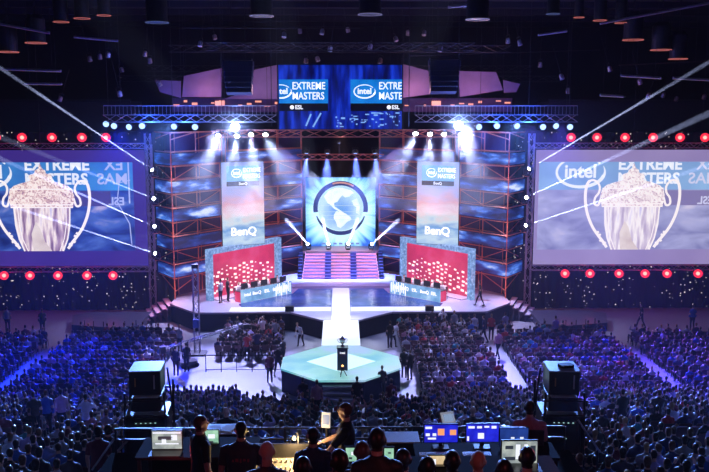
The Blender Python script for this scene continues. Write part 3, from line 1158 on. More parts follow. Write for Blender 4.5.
    MB().plate([(-2.25, c0 - .55), (2.25, c0 - .55), (2.38, c0 - 1.1), (2.25, c0 - 1.85), (-2.25, c0 - 1.85), (-2.38, c0 - 1.1)], -0.14, -0.10).build('trophy_collar_picture', M_orn, sc)
    bowl = [(-2.02, c0 - 1.9), (-1.95, c0 - 3.2), (-1.75, c0 - 4.2), (-1.4, ib), (1.4, ib), (1.75, c0 - 4.2), (1.95, c0 - 3.2), (2.02, c0 - 1.9)]
    MB().plate(bowl, -0.13, -0.10).build('trophy_bowl_picture', M_bowl, sc)
    MB().plate([(-.75, ib), (-.85, c0 - 3.8), (-.5, c0 - 2.9), (-.2, c0 - 3.4), (0.1, ib + .7), (.6, ib)], -0.15, -0.131).build('trophy_glint_picture', emat('trophy_cream_' + side, [(0.3, (0.75, 0.6, 0.6)), (0.7, (1, 0.88, 0.84))], 0.85, nscale=1.0), sc)
    rims = MB()
    for xx in (-1, 1):
        for pts, w_ in (([(xx * 2.02, c0 - 1.9), (xx * 1.95, c0 - 3.2), (xx * 1.75, c0 - 4.2), (xx * 1.4, ib)], 0.1),
                        ([(xx * 1.75, c0 - 1.9), (xx * 1.7, c0 - 3.2), (xx * 1.5, c0 - 4.2), (xx * 1.15, ib)], 0.06)):
            r_ = ribbon(pts, w_, -0.16, -0.135)
            rims.add(r_.v, r_.f)
    for z in (c0 - .52, c0 - 1.85, c0 - 1.66):
        rims.box((0, -0.15, z), (4.5, 0.02, 0.09))
    rims.build('trophy_rim_picture', M_rim, sc)
    for xx in (-1, 1):
        hd = smooth_pts([(2.3, c0 - 1.15), (2.5, c0 - 1.75), (2.8, c0 - 1.65), (2.75, c0 - 1.2), (2.5, c0 - .85), (2.45, c0 - .4), (2.7, c0 - .02), (3.05, c0 + .08), (3.35, c0 - .15), (3.48, c0 - .8), (3.45, c0 - 1.6), (3.25, c0 - 2.5), (2.85, c0 - 3.4), (2.35, c0 - 4.1), (2.1, c0 - 4.4), (1.75, c0 - 4.9)])
        ribbon([(xx * x, z) for x, z in hd], lambda t: 0.15 if t < .5 else 0.2, -0.13, -0.10).build('trophy_handle_picture', M_rim, sc)
        bb = MB()
        for (x, z) in ((2.35, c0 - 4.0), (2.2, c0 - 4.35), (1.95, c0 - 4.6), (2.5, c0 - 3.8)):
            bb.box((xx * x, -0.14, z), (0.28, 0.02, 0.16), ry=xx * .7)
        bb.build('trophy_scroll_picture', M_rim, sc)
    # truss frame round the screen
    fr = MB()
    for z in (zt + .3, zb - .3):
        fr.truss((cx - W2, SY + .25, z), (cx + W2, SY + .25, z), 0.36, 0.5, 0.03)
    for x in (cx - W2 - .28, cx + W2 + .28):
        fr.truss((x, SY + .25, zb - .4), (x, SY + .25, zt + .4), 0.36, 0.5, 0.03)
    fr2 = tag(fr.build('screen_truss', M_alu), 'grey lattice truss frame around the %s giant screen' % side, 'truss')
    b = MB()
    for x in (cx - 5, cx, cx + 5):
        b.tube((x, SY + .25, zt + .4), (x, SY + .25, 22.6), 0.02, 4)
    tag(b.build('hanging_cables', M_steel), 'thin cables from the roof to the %s screen truss' % side, 'cable')

# ================================================================== LAMPS
M_redl = glow('red_lens', (1.0, 0.02, 0.035), 1.6)
M_redcore = glow('red_lens_core', (1.0, 0.45, 0.35), 1.6)
M_blul = glow('blue_white_lens', (0.35, 0.55, 1.0), 2.2)
M_whil = glow('white_lens', (0.9, 0.95, 1.0), 30.0)


def make_par(name, lens, r=0.26, core=None):
    t = thing(name, None, 'stage light')
    MB().lathe([(r * .6, r * 1.3), (r * .95, r * .9), (r * 1.05, 0.02), (r * 1.05, -0.04), (r * .9, -0.04), (r * .9, 0.0)], 14).build('housing', M_casing, t)
    MB().lathe([(r * .88, -0.01), (r * .7, -0.03), (0.01, -0.05)], 14).build('lens', lens, t)
    if core:
        MB().lathe([(r * .4, -0.045), (0.01, -0.07)], 10).build('lamp_core', core, t)
    MB().tube((r * 1.1, 0, 0.1), (r * 1.1, 0, r * 2.0), 0.03, 4).tube((-r * 1.1, 0, 0.1), (-r * 1.1, 0, r * 2.0), 0.03, 4).tube((-r * 1.1, 0, r * 2.0), (r * 1.1, 0, r * 2.0), 0.03, 4).build('yoke', M_steel, t)
    return t


first = make_par('red_stage_light', M_redl, 0.36, M_redcore)
used = [False]
pos_words = ['farthest from the stage', 'second counted from outside', 'third counted from outside', 'fourth counted from outside', 'fifth counted from outside', 'closest to the stage']


def place_red(px, py, Y, label, group):
    p = at(px, py, Y)
    rot = aim(Vector((0, 0, CAMZ - 5)) - p)
    if not used[0]:
        used[0] = True
        first.location, first.rotation_euler = p, rot
        first['label'], first['group'] = label, group
    else:
        dup(first, p, rot, label, group)
    l = point('red_lamp', p + Vector((0, -0.55, 0)), 15, (1, 0.0, 0.10), 0.25)


RT_L, RT_R = [-4, 22, 52, 82, 106], [705, 680, 653, 625, 597, 571]
RB_L, RB_R = [4, 30, 58, 87, 113], [698, 667, 645, 619, 590, 565]
ys_l = [138, 138, 139, 137, 138]
for side, lst, n in (('left', RT_L, 5), ('right', RT_R, 6)):
    for i, px in enumerate(lst):
        place_red(px, 137.5, 61.9, 'glowing red lamp above the %s giant screen, %s' % (side, pos_words[i] if i < n - 1 else pos_words[5]), 'red lamps over the giant screens')
for side, lst, n in (('left', RB_L, 5), ('right', RB_R, 6)):
    for i, px in enumerate(lst):
        place_red(px, 275.5 if side == 'left' else 273.5, 61.9, 'glowing red lamp below the %s giant screen, %s' % (side, pos_words[i] if i < n - 1 else pos_words[5]), 'red lamps under the giant screens')

# walkway trusses with railing and blue beam lamps
for s, side, x0, x1 in ((-1, 'left', 104, 276), (1, 'right', 415, 577)):
    p, q = at(x0, 118.5, 61.2), at(x1, 118.5, 61.2)
    wk = thing('lighting_walkway', 'high lighting walkway truss with railing, %s of the blue video wall' % side, 'walkway', (p.x, 61.2, p.z))
    L = q.x - p.x
    MB().truss((0, 0, 0), (L, 0, 0), 0.5, 0.8, 0.03).build('truss', M_alu, wk)
    rb = MB()
    n = 44
    for i in range(n + 1):
        rb.tube((L * i / n, 0, 0.25), (L * i / n, 0, 0.9), 0.014, 4)
    rb.tube((0, 0, .9), (L, 0, .9), 0.03, 5)
    rb.build('railing', M_alu, wk)
    cb = MB()
    for f in (0.1, 0.4, 0.7, 0.95):
        cb.tube((L * f, 0, .2), (L * f, 0, 22.6 - p.z), 0.02, 4)
    cb.build('hanging_cable', M_steel, wk)

bl = make_par('beam_light', M_blul, 0.24)
ub = [False]
BL = [(106, 124), (114, 126), (129, 127), (142, 126), (174, 126.5), (195, 127), (479, 127), (497, 126), (517, 126), (543, 127), (556, 126), (570, 127)]
tgt = [(-14, 44), (-12, 40), (-20, 42), (-9, 46), (-16, 36), (-6, 38), (12, 36), (6, 46), (16, 40), (10, 44), (20, 38), (14, 42)]
order_l = ['farthest left', 'second from the left', 'third from the left', 'fourth from the left', 'fifth from the left', 'nearest the big white spot']
order_r = ['second from the white spot', 'third from the white spot', 'fourth from the white spot', 'third from the right end', 'second from the right end', 'farthest right']
for i, (px, py) in enumerate(BL):
    p = at(px, py, 61.2)
    lab = 'small blue white beam lamp under the %s lighting walkway, %s' % (('left', order_l[i]) if i < 6 else ('right', order_r[i - 6]))
    rot = aim(Vector((tgt[i][0], 20, 6)) - p)
    if not ub[0]:
        ub[0] = True
        bl.location, bl.rotation_euler = p, rot
        bl['label'], bl['group'] = lab, 'beam lamps under the lighting walkways'
    else:
        dup(bl, p, rot, lab, 'beam lamps under the lighting walkways')

big = make_par('flood_light', M_whil, 0.34)
wl = make_par('spot_light', M_whil, 0.2)
for k, (px, py) in enumerate(((235, 127), (458.5, 125.5))):
    p = at(px, py, 61.0)
    rot = aim(Vector((0, 0, 13)) - p)
    lab = 'large dazzling white lamp under the %s lighting walkway' % ('left' if k == 0 else 'right')
    if k == 0:
        big.location, big.rotation_euler = p, rot
        big['label'], big['group'] = lab, 'large white lamps'
    else:
        dup(big, p, rot, lab, 'large white lamps')
WS = [(218, 135.5), (237, 136), (251, 134.5), (265.5, 134.5), (415.5, 133.5), (430, 134), (444, 134), (461, 134.5)]
wo = ['outermost', 'second from outside', 'second from inside', 'innermost']
WSP = []
for k, (px, py) in enumerate(WS):
    p = at(px, py, 61.6)
    side = 'left' if k < 4 else 'right'
    lab = 'white spot lamp shining down in front of the %s banner, %s of four' % (side, wo[k] if k < 4 else wo[7 - k])
    rot = aim(Vector((p.x * .8, 45, 0)) - p)
    if k == 0:
        wl.location, wl.rotation_euler = p, rot
        wl['label'], wl['group'] = lab, 'white spots over the banners'
    else:
        dup(wl, p, rot, lab, 'white spots over the banners')
    WSP.append(p)
# four blue washes and one small white lamp over the globe
bw = make_par('wash_light', M_blul, 0.22)
BWP = []
bo_ = ['far left of the four', 'left of centre', 'right of centre', 'far right of the four']
for k, px in enumerate((306.5, 327.5, 355.5, 375)):
    p = at(px, 153, 70.2)
    lab = 'blue wash lamp hanging above the globe screen, %s' % bo_[k]
    rot = aim(Vector((p.x * 1.1, 68, 0)) - p)
    if k == 0:
        bw.location, bw.rotation_euler = p, rot
        bw['label'], bw['group'] = lab, 'blue washes over the globe'
    else:
        dup(bw, p, rot, lab, 'blue washes over the globe')
    BWP.append(p)
p = at(339, 143, 70.2)
o = dup(bw, p, aim(Vector((0, 68, 0)) - p), 'tiny pale lamp high in the middle above the globe screen', None, (.5, .5, .5))
CWP = p

for q in BWP + [CWP]:
    zt_ = at(340, 157, 71).z
    o = MB().tube((0, 0, -.1), (0, .75, zt_ - q.z), .025, 5).tube((-.25, 0, 0), (.25, 0, 0), .025, 5).build('lamp_bracket', M_steel)
    o.location = q + Vector((0, .12, 0))
    tag(o, 'thin steel bracket tying a %s to the cross truss' % ('wash lamp at far left' if q.x < -2 else 'wash lamp left of centre' if q.x < -.5 else 'tiny middle lamp' if q.x < .5 else 'wash lamp right of centre' if q.x < 2 else 'wash lamp at far right'), 'bracket')

# moving heads on upper deck and on the outer tower edges
mh = thing('moving_head', None, 'stage light')
MB().box((0, 0, 0.06), (0.36, 0.36, 0.12), bev=.04).build('base', M_casing, mh)
MB().box((-0.2, 0, 0.3), (0.06, 0.16, 0.4)).box((0.2, 0, 0.3), (0.06, 0.16, 0.4)).build('yoke', M_casing, mh)
hd_ = MB().lathe([(0.08, -0.22), (0.15, -0.12), (0.15, 0.15), (0.13, 0.2)], 14).build('head', M_casing, mh)
hd_.location = (0, 0, 0.42)
ln_ = MB().lathe([(0.125, 0), (0.01, 0.03)], 14).build('lens', M_whil, hd_)
ln_.location = (0, 0, 0.2)
BEAMS = []
dk_names = ['far left of four', 'left of centre', 'right of centre', 'far right of four']
for k, (px, ex, ey) in enumerate(((308.5, 283, 216), (328.5, 322, 216), (348, 359, 216), (371, 403, 216))):
    p = at(px, 248, 72.0)
    p.z = UZ
    e = at(ex, ey, 66.5)
    lab = 'moving head lamp on the upper deck, its beam rising, %s' % dk_names[k]
    if k == 0:
        h = mh
        h.location = p
        h['label'], h['group'] = lab, 'moving heads on the upper deck'
    else:
        h = dup(mh, p, (0, 0, 0), lab, 'moving heads on the upper deck')
    lp = p + Vector((0, 0, 0.42))
    d = (e - lp).normalized()
    hh_ = [c for c in h.children if c.name.startswith('head')][0]
    hh_.rotation_euler = d.to_track_quat('Z', 'Y').to_euler()
    BEAMS.append((lp + d * 0.3, e, 4.0, 600000))
tb = [('left', 154, 171, 60, 108), ('left', 155, 199, 110, 181), ('left', 156, 227, 90, 198), ('left', 157, 254, 60, 222),
      ('right', 527, 170, 640, 103), ('right', 525, 198, 575, 175), ('right', 524, 226, 600, 201)]
lvw = {171: 'topmost', 199: 'second from the top', 227: 'third from the top', 254: 'lowest', 170: 'topmost', 198: 'middle', 226: 'lowest'}
for side, px, py, ex, ey in tb:
    p = at(px, py, 61.9)
    e = at(ex, ey, 55.5)
    base = p + Vector((0.0, 0.0, -0.42))
    lab = 'moving head lamp on the outer edge of the %s truss wall, %s' % (side, lvw[py])
    h = dup(mh, base, (0, 0, 0), lab, 'moving heads beside the giant screens')
    d = (e - p).normalized()
    hh_ = [c for c in h.children if c.name.startswith('head')][0]
    hh_.rotation_euler = d.to_track_quat('Z', 'Y').to_euler()
    br = MB().box((0, 0.35, -0.03), (0.3, 1.0, 0.05)).build('bracket', M_alu_redlit, h)
    BEAMS.append((p + d * 0.3, e, 1.15, 3500000 if not (side == 'left' and py == 199) else 1200000))

# ================================================================== ROOF: RINGS, TRUSSES, HANGING THINGS
def can_light(px, py, Y, wpx, label, col, st, group):
    p = at(px, py, Y)
    r = wpx * Y / F / 2
    t = thing('pendant_can', label, 'ceiling light', p, 0, group)
    MB().lathe([(r * .93, 0.03), (r * .93, 1.6), (r * .6, 1.9)], 24).build('can', M_steel, t)
    m = MB()
    for i in range(24):
        a, c = 2 * PI * i / 24, 2 * PI * (i + 1) / 24
        m.tube((r * math.cos(a), r * math.sin(a), 0), (r * math.cos(c), r * math.sin(c), 0), 0.035 if r > .55 else .028, 4)
    m.build('rim', glow('can_rim_%s' % col[0], col[1], st * .45), t)
    top = max(22.6 - p.z, 2.0)
    MB().tube((0, 0, 1.9), (0, 0, top), 0.05, 5).build('rod', M_steel, t)


VIO = ('violet', (0.45, 0.4, 0.85))
RED = ('red', (1.0, 0.25, 0.22))
can_light(261.5, 16, 50, 23, 'round can lamp with pale violet rim hanging from the black roof, left of three', VIO, 0.55, 'large can lamps')
can_light(370, 14.5, 50, 23, 'round can lamp with pale violet rim hanging from the black roof, middle of three', VIO, 0.55, 'large can lamps')
can_light(477.5, 19.5, 50, 23, 'round can lamp with pale violet rim hanging from the black roof, right of three', VIO, 0.55, 'large can lamps')
can_light(157, 22.5, 52, 22, 'dim bluish can lamp hanging at upper left of the roof', ('blue', (0.2, 0.28, 0.7)), 0.5, 'outer can lamps')
can_light(553, 14, 52, 13, 'dim bluish can lamp hanging at upper right of the roof', ('blue', (0.2, 0.28, 0.7)), 0.5, 'outer can lamps')
REDCANS = [(61, 22, 15, 'left'), (82, 18.5, 15, 'left'), (104, 15.5, 13, 'left'), (36, 43, 20, 'left'), (8, 52, 20, 'left'), (579, 17.5, 10, 'right'), (600, 20.5, 13, 'right'), (621, 23, 12, 'right'), (633, 40, 20, 'right'), (661, 50, 20, 'right'), (678, 59, 18, 'right')]
nm = {'left': ['first', 'second', 'third', 'fourth', 'fifth'], 'right': ['first', 'second', 'third', 'fourth', 'fifth', 'sixth']}
cnt = {'left': 0, 'right': 0}
for px, py, w_, sd in REDCANS:
    lab = 'small can lamp with reddish rim under the %s roof, %s counted from above' % (sd, nm[sd][cnt[sd]])
    cnt[sd] += 1
    can_light(px, py, 60, w_, lab, RED, 0.4 if w_ > 16 else 0.9, 'red rimmed can lamps')

# battens and pipes (pixel ends, distance, colour)
PIPES = [((0, 24), (50, 33), 56, 'long grey roof pipe at far upper left'), ((74, 37), (118, 41), 60, 'short blue lit pipe below the red rimmed cans'),
         ((2, 69), (61, 71), 56, 'level grey pipe left above the screen'), ((24, 83.5), (62, 84), 57, 'second level grey pipe left above the screen'),
         ((538, 35), (567, 31), 60, 'short blue lit pipe at upper right'), ((600, 23.5), (709, 3), 56, 'long grey roof pipe rising at far upper right'),
         ((619, 65), (709, 61), 58, 'thin blue lit pipe at right'), ((621, 75.5), (661, 78), 56, 'bright grey batten above the right screen, inner'),
         ((673, 78), (712, 80), 56, 'bright grey batten above the right screen, outer'), ((600, 95), (623, 96.5), 57, 'short grey batten right of the walkway'),
         ((448, 7), (476, 4.5), 52, 'short pipe near the middle right can lamp'), ((182, 28), (360, 28.5), 66, 'long thin roof pipe left of centre'),
         ((255, 47), (360, 46), 70, 'lower thin roof pipe left of centre'), ((410, 56), (600, 50), 70, 'thin roof pipe right of centre')]
for a_, b_, Y, lab in PIPES:
    p, q = at(*a_, Y), at(*b_, Y)
    c = (p + q) / 2
    t = thing('roof_pipe', lab, 'pipe', c)
    thin = 'thin' in lab
    MB().tube(p - c, q - c, 0.03 if thin else 0.085, 8).build('pipe', M_steel if thin else M_alu, t)
    for f in (0.15, 0.85):
        u = p.lerp(q, f)
        MB().tube(u - c, Vector((u.x, u.y, 22.7)) - c, 0.012, 4).build('hanger', M_steel, t)

# cross trusses under the roof
for i, (Y, z, x0, x1) in enumerate(((66, 19.6, -13, 13), (58, 19.2, -9, 9), (72, 18.4, -16, 16), (78, 17.8, -20, 20))):
    b = MB().truss((x0, Y, z), (x1, Y, z), 0.5, 1.1, 0.03)
    for f in (0.1, 0.37, 0.63, 0.9):
        b.tube((x0 + (x1 - x0) * f, Y, z), (x0 + (x1 - x0) * f, Y, 22.7), 0.015, 4)
    tag(b.build('roof_truss', M_steel), 'dark lattice truss crossing under the black roof, %s from the audience' % ['second', 'nearest', 'third', 'farthest'][i], 'truss', 'roof trusses')
rs = random.Random(11)
sm = None
spots_ = [(90, 60), (100, 58), (108, 56), (122, 71), (145, 55), (150, 62), (160, 85), (640, 83), (663, 96), (676, 100), (704, 98), (562, 78), (568, 92), (648, 97), (508, 42), (520, 44), (380, 62), (306, 62), (330, 50), (318, 60), (396, 40), (370, 48), (440, 50), (300, 32), (322, 33), (348, 31), (284, 36), (424, 34), (408, 34), (610, 70), (540, 66), (200, 45), (215, 38), (120, 95), (60, 100)]
for i, (px, py) in enumerate(spots_):
    p = at(px, py, 64 + rs.uniform(-3, 6))
    if sm is None:
        sm = thing('roof_fixture', None, 'stage light', p, 0, 'small fixtures under the roof')
        MB().lathe([(0.1, 0.3), (0.16, 0.2), (0.17, -0.1), (0.13, -0.12)], 10).build('housing', M_alu, sm)
        MB().tube((0.2, 0, 0), (0.2, 0, .5), .02, 4).tube((-0.2, 0, 0), (-0.2, 0, .5), .02, 4).tube((-0.2, 0, .5), (0.2, 0, .5), .02, 4).build('yoke', M_steel, sm)
        MB().tube((0, 0, .5), (0, 0, 2.5), .015, 4).build('hanger', M_steel, sm)
        h = sm
    else:
        h = dup(sm, p, (rs.uniform(-.5, .5), 0, rs.uniform(0, 6)))
    h.rotation_euler = (rs.uniform(-.4, .4), rs.uniform(-.3, .3), rs.uniform(0, 6))
    h['label'] = 'small unlit lamp housing hanging high under the black roof'

# speaker arrays and the cloth panels behind them
for s, side, px, py, wp in ((-1, 'left', 238.5, 78, 30), (1, 'right', 444, 77, 31)):
    p = at(px, py, 60.1)
    t = thing('speaker_array', 'black hanging line array of speakers, %s of the blue video wall' % side, 'speaker', p)
    W_ = wp * 60.5 / F
    for i in range(6):
        MB().box((0, 0.05 * i * i * .3, 0.95 - i * .37), (W_ * (1 - .035 * i), 0.8, 0.35), rx=-0.05 * i, bev=.05).build('cabinet', mat('array_blue_black', (0.02, 0.025, 0.06), .5), t)
    MB().box((0, 0, 1.25), (W_ * .9, .6, .12)).tube((-.5, 0, 1.3), (-.5, 0, 22.6 - p.z), .03, 5).tube((.5, 0, 1.3), (.5, 0, 22.6 - p.z), .03, 5).build('rigging_frame', M_steel, t)
M_cloth = mat('mauve_gauze', (0.22, 0.15, 0.27), 0.8, var=0.45, scale=0.7)
CL = [('left', [(184, 76), (222, 68), (222, 97), (182, 97)]), ('left', [(254, 70), (281, 64), (281, 99), (224, 99), (250, 90)]),
      ('right', [(402, 64), (429, 71), (431, 94), (402, 98)]), ('right', [(458, 71), (496, 72), (503, 90), (460, 97)]), ('left', [(155, 80), (181, 81), (181, 98), (160, 92)]),
      ('right', [(503, 80), (520, 84), (516, 92), (504, 93)])]
wh = ['outer middle', 'inner', 'inner', 'outer middle', 'outermost', 'outermost']
for i, (sd, pts) in enumerate(CL):
    Y = 66.0 + (i % 2)
    P = [at(x, y, Y) for x, y in pts]
    c = sum(P, Vector()) / len(P)
    b = MB().plate([(p.x - c.x, p.z - c.z) for p in P], -0.03, 0.03)
    # hem rail
    o = b.build('gauze_panel', M_cloth)
    o.location = c
    for f in (P[0], P[1]):
        MB().tube((f.x - c.x, 0, f.z - c.z), (f.x - c.x, 0, 22.7 - c.z), .015, 4).build('hanging_cord', M_steel, o)
    tag(o, 'mauve lit gauze panel behind the %s speaker array, %s one' % (sd, wh[i]), 'curtain', 'gauze panels')
    top = [(x, y) for x, y in pts][:2]
# warm lit grandstand boxes behind
for s, side, x0, x1 in ((-1, 'left', 172, 281), (1, 'right', 402, 512)):
    p, q = at(x0, 105, 69), at(x1, 105, 69)
    t = thing('balcony_front', 'distant balcony front with small warm lamps, %s of the video wall' % side, 'balcony', ((p.x + q.x) / 2, 69, p.z))
    L = q.x - p.x
    MB().box((0, 0.3, 0), (L, 0.6, 1.1)).build('parapet', mat('balcony_plum', (0.10, 0.05, 0.12), .7), t)
    for i in range(12):
        if rs.random() < .75:
            MB().box((-L / 2 + L * (i + .5) / 12, -0.03, rs.uniform(-.1, .35)), (rs.uniform(.15, .5), 0.06, rs.uniform(.08, .2))).build('balcony_lamp', glow('balcony_warm', (1.0, 0.35, 0.22), 1.2), t)
    u = at(220 if s < 0 else 436, 104.5, 68.8)
    MB().box((u.x - t.location.x, -0.2, 0.12), (0.75, 0.1, 0.4)).build('lit_sign', glow('exit_warm', (1.0, 0.35, 0.3), 1.5), t)

# lines of the upper seating bowl at far left and right, above the giant screens
for s, side in ((-1, 'left'), (1, 'right')):
    t = thing('upper_gallery', 'dark upper gallery with sloping front behind the %s giant screen' % side, 'gallery', (s * 28, 72, 14.5))
    MB().box((0, 0, 0), (22, 4, 2.4)).build('body', mat('gallery_dark', (0.03, 0.022, 0.04), .8), t)
    MB().box((0, -2.1, 1.3), (22, 0.1, 0.12)).build('rail', M_steel, t)
# ================================================================== PEOPLE
def V(*a):
    return Vector(a)


def loft(mb, rings, n=14, mi=0):
    """closed surface through elliptical rings (centre, rx, ry)"""
    vs, fs = [], []
    for c, rx, ry in rings:
        for k in range(n):
            a = 2 * PI * k / n
            vs.append((c[0] + rx * math.cos(a), c[1] + ry * math.sin(a), c[2]))
    for i in range(len(rings) - 1):
        for k in range(n):
            fs.append((i * n + k, i * n + (k + 1) % n, (i + 1) * n + (k + 1) % n, (i + 1) * n + k))
    fs += [tuple(range(n))[::-1], tuple(range((len(rings) - 1) * n, len(rings) * n))]
    mb.add(vs, fs, mi)


def ball(mb, c, rx, ry, rz, M=None, n=12):
    vs, fs = [], []
    m = n // 2
    for i in range(m + 1):
        t = PI * i / m
        for k in range(n):
            a = 2 * PI * k / n
            v = Vector((rx * math.sin(t) * math.cos(a), ry * math.sin(t) * math.sin(a), rz * math.cos(t)))
            if i in (0, m):
                v = Vector((0.002 * math.cos(a), 0.002 * math.sin(a), rz * math.cos(t)))
            if M:
                v = M @ v
            vs.append(v + Vector(c))
    for i in range(m):
        for k in range(n):
            fs.append((i * n + k, (i + 1) * n + k, (i + 1) * n + (k + 1) % n, i * n + (k + 1) % n))
    fs += [tuple(range(n)), tuple(range(m * n, (m + 1) * n))[::-1]]
    mb.add(vs, fs)


def hand(mb, w, d, palm_n, side, curl=0.5):
    """palm, four unequal bent fingers and a thumb off the side; w wrist, d direction, palm_n palm normal"""
    d = Vector(d).normalized()
    u = Vector(palm_n)
    u = (u - d * u.dot(d)).normalized()
    s_ = d.cross(u) * side
    w = Vector(w)
    M = Matrix((s_, d, u)).transposed()
    ball(mb, w + d * 0.05, 0.042, 0.055, 0.02, M, 10)
    for k, (off, ln) in enumerate(((-0.032, .070), (-0.011, .080), (0.011, .075), (0.031, .058))):
        b0 = w + d * 0.085 + s_ * off
        c1 = curl * .8
        p1 = b0 + (d * math.cos(c1 * .5) + u * math.sin(c1 * .5)) * ln * .45
        p2 = p1 + (d * math.cos(c1 * 1.3) + u * math.sin(c1 * 1.3)) * ln * .32
        p3 = p2 + (d * math.cos(c1 * 2) + u * math.sin(c1 * 2)) * ln * .25
        mb.path([b0 - d * .03, b0, p1, p2, p3], [.0095, .0095, .009, .0085, .007], 6)
    t0 = w + d * 0.025 - s_ * .03
    mb.path([t0, t0 - s_ * .03 + d * .03, t0 - s_ * .04 + d * .06 + u * .015, t0 - s_ * .035 + d * .08 + u * .025], [.013, .012, .010, .008], 6)


HC = 0.735


def make_bones(hip=0.93, sit=False, lean=0.0, arms=None, feet=None, yaw=0.0, build=1.0, nod=0.0, fine=False, female=False):
    """returns (mesh of overlapping closed pieces, bones for colouring, head matrix)"""
    mb = MB()
    B = []
    P = V(0, 0, hip)

    def sp(z, k=0):
        t = max(0, z) / .6
        return V(0, lean * t * t, hip + z)
    bw = build
    loft(mb, [(sp(-.10), .10, .09), (sp(-.06), .155 * bw, .115 * bw), (sp(.02), .168 * bw, .125 * bw), (sp(.12), .155 * bw, .115 * bw), (sp(.22), .148 * bw, .108 * bw),
              (sp(.34), .168 * bw, .122 * bw), (sp(.44), .185 * bw, .118 * bw), (sp(.50), .170 * bw, .095 * bw), (sp(.545), .10, .075), (sp(.575), .058, .060), (sp(.66), .054, .058)])
    B.append(('top', sp(0.04), sp(.45), .15))
    B.append(('trouser', sp(-.08), sp(0.0), .14))
    B.append(('neck', sp(.56), sp(.64), .05))
    hc = sp(.60) + V(0, .015 + nod * .06, HC - .60)
    HM = Euler((-nod, 0, yaw)).to_matrix()
    # skull, jaw, nose, ears, brow, chin
    ball(mb, hc + HM @ V(0, -.008, .022), .076, .096, .098, HM, 16)
    ball(mb, hc + HM @ V(0, .022, -.035), .060, .070, .082, HM, 14)
    if fine:
        ball(mb, hc + HM @ V(0, .060, -.088), .026, .024, .022, HM, 8)
        mb.path([hc + HM @ V(0, .088, .022), hc + HM @ V(0, .106, -.012), hc + HM @ V(0, .090, -.022)], [.011, .015, .012], 7)
        for s in (-1, 1):
            ball(mb, hc + HM @ V(s * .078, -.005, -.004), .012, .020, .032, HM, 8)
            ball(mb, hc + HM @ V(s * .03, .078, .026), .024, .014, .010, HM, 8)
        ball(mb, hc + HM @ V(0, .083, -.052), .024, .012, .010, HM, 8)
    B.append(('head', hc + V(0, 0, .03), hc - V(0, 0, .03), .08))
    # arms
    arms = arms or {}
    for s in (-1, 1):
        sh = sp(.47) + V(s * .175 * bw, 0, 0)
        el, wr = arms.get(s, (None, None))
        if el is None:
            if sit:
                el, wr = sh + V(s * .06, .07, -.26), sh + V(-s * .03, .30, -.34)
            else:
                el, wr = sh + V(s * .06, -.01, -.28), sh + V(s * .06, .06, -.52)
        else:
            el, wr = V(el[0], el[1], el[2] + hip), V(wr[0], wr[1], wr[2] + hip)
        mid = sh.lerp(el, .5)
        mb.path([sh - V(s * .05, 0, -.01), sh, mid, el, el.lerp(wr, .35), wr], [.06, .062, .052, .043, .044, .030], 10)
        d = (wr - el).normalized()
        if fine:
            hand(mb, wr, d, V(0, 0, -1) if abs(d.z) < .8 else V(-s, 0, 0), s)
        else:
            mb.path([wr, wr + d * .06, wr + d * .14], [.030, .040, .022], 8)
        B.append(('top', sh, mid.lerp(el, .2), .05))
        B.append(('skin', mid.lerp(el, .55), el, .045))
        B.append(('skin', el, wr + d * .15, .04))
    # legs
    for s in (-1, 1):
        hp = P + V(s * .09, 0, -.04)
        if sit:
            kn = V(s * .12, .43, hip + .04)
            an = V(s * .12, .42, .10)
        else:
            f = (feet or {}).get(s, (s * .11, 0))
            an = V(f[0], f[1], .09)
            kn = hp.lerp(an, .48) + V(0, .05, 0)
        mb.path([hp + V(0, -.02, .03), hp, hp.lerp(kn, .5), kn, kn.lerp(an, .35), an, an - V(0, 0, .03)], [.08, .092, .08, .060, .058, .042, .04], 10)
        mb.path([an + V(0, -.05, -.05), an + V(0, .02, -.05), an + V(0, .10, -.055), an + V(0, .17, -.062)], [.036, .042, .038, .026], 8)
        B.append(('trouser', hp, kn, .08))
        B.append(('trouser', kn, an, .05))
        B.append(('shoe', an + V(0, -.03, -.05), an + V(0, .17, -.05), .045))
    return mb, B, hc, HM


def remeshed(mb, voxel, smooth=2, ratio=None):
    me = bpy.data.meshes.new('raw')
    me.from_pydata(mb.v, [], mb.f)
    o = bpy.data.objects.new('raw', me)
    COL.objects.link(o)
    bm = bmesh.new()
    bm.from_mesh(me)
    bmesh.ops.recalc_face_normals(bm, faces=bm.faces)
    bm.to_mesh(me)
    bm.free()
    r = o.modifiers.new('r', 'REMESH')
    r.mode = 'VOXEL'
    r.voxel_size = voxel
    sm_ = o.modifiers.new('s', 'SMOOTH')
    sm_.iterations = smooth
    if ratio:
        d = o.modifiers.new('d', 'DECIMATE')
        d.ratio = ratio
    dg = bpy.context.evaluated_depsgraph_get()
    out = bpy.data.meshes.new_from_object(o.evaluated_get(dg))
    bpy.data.objects.remove(o)
    bpy.data.meshes.remove(me)
    return out


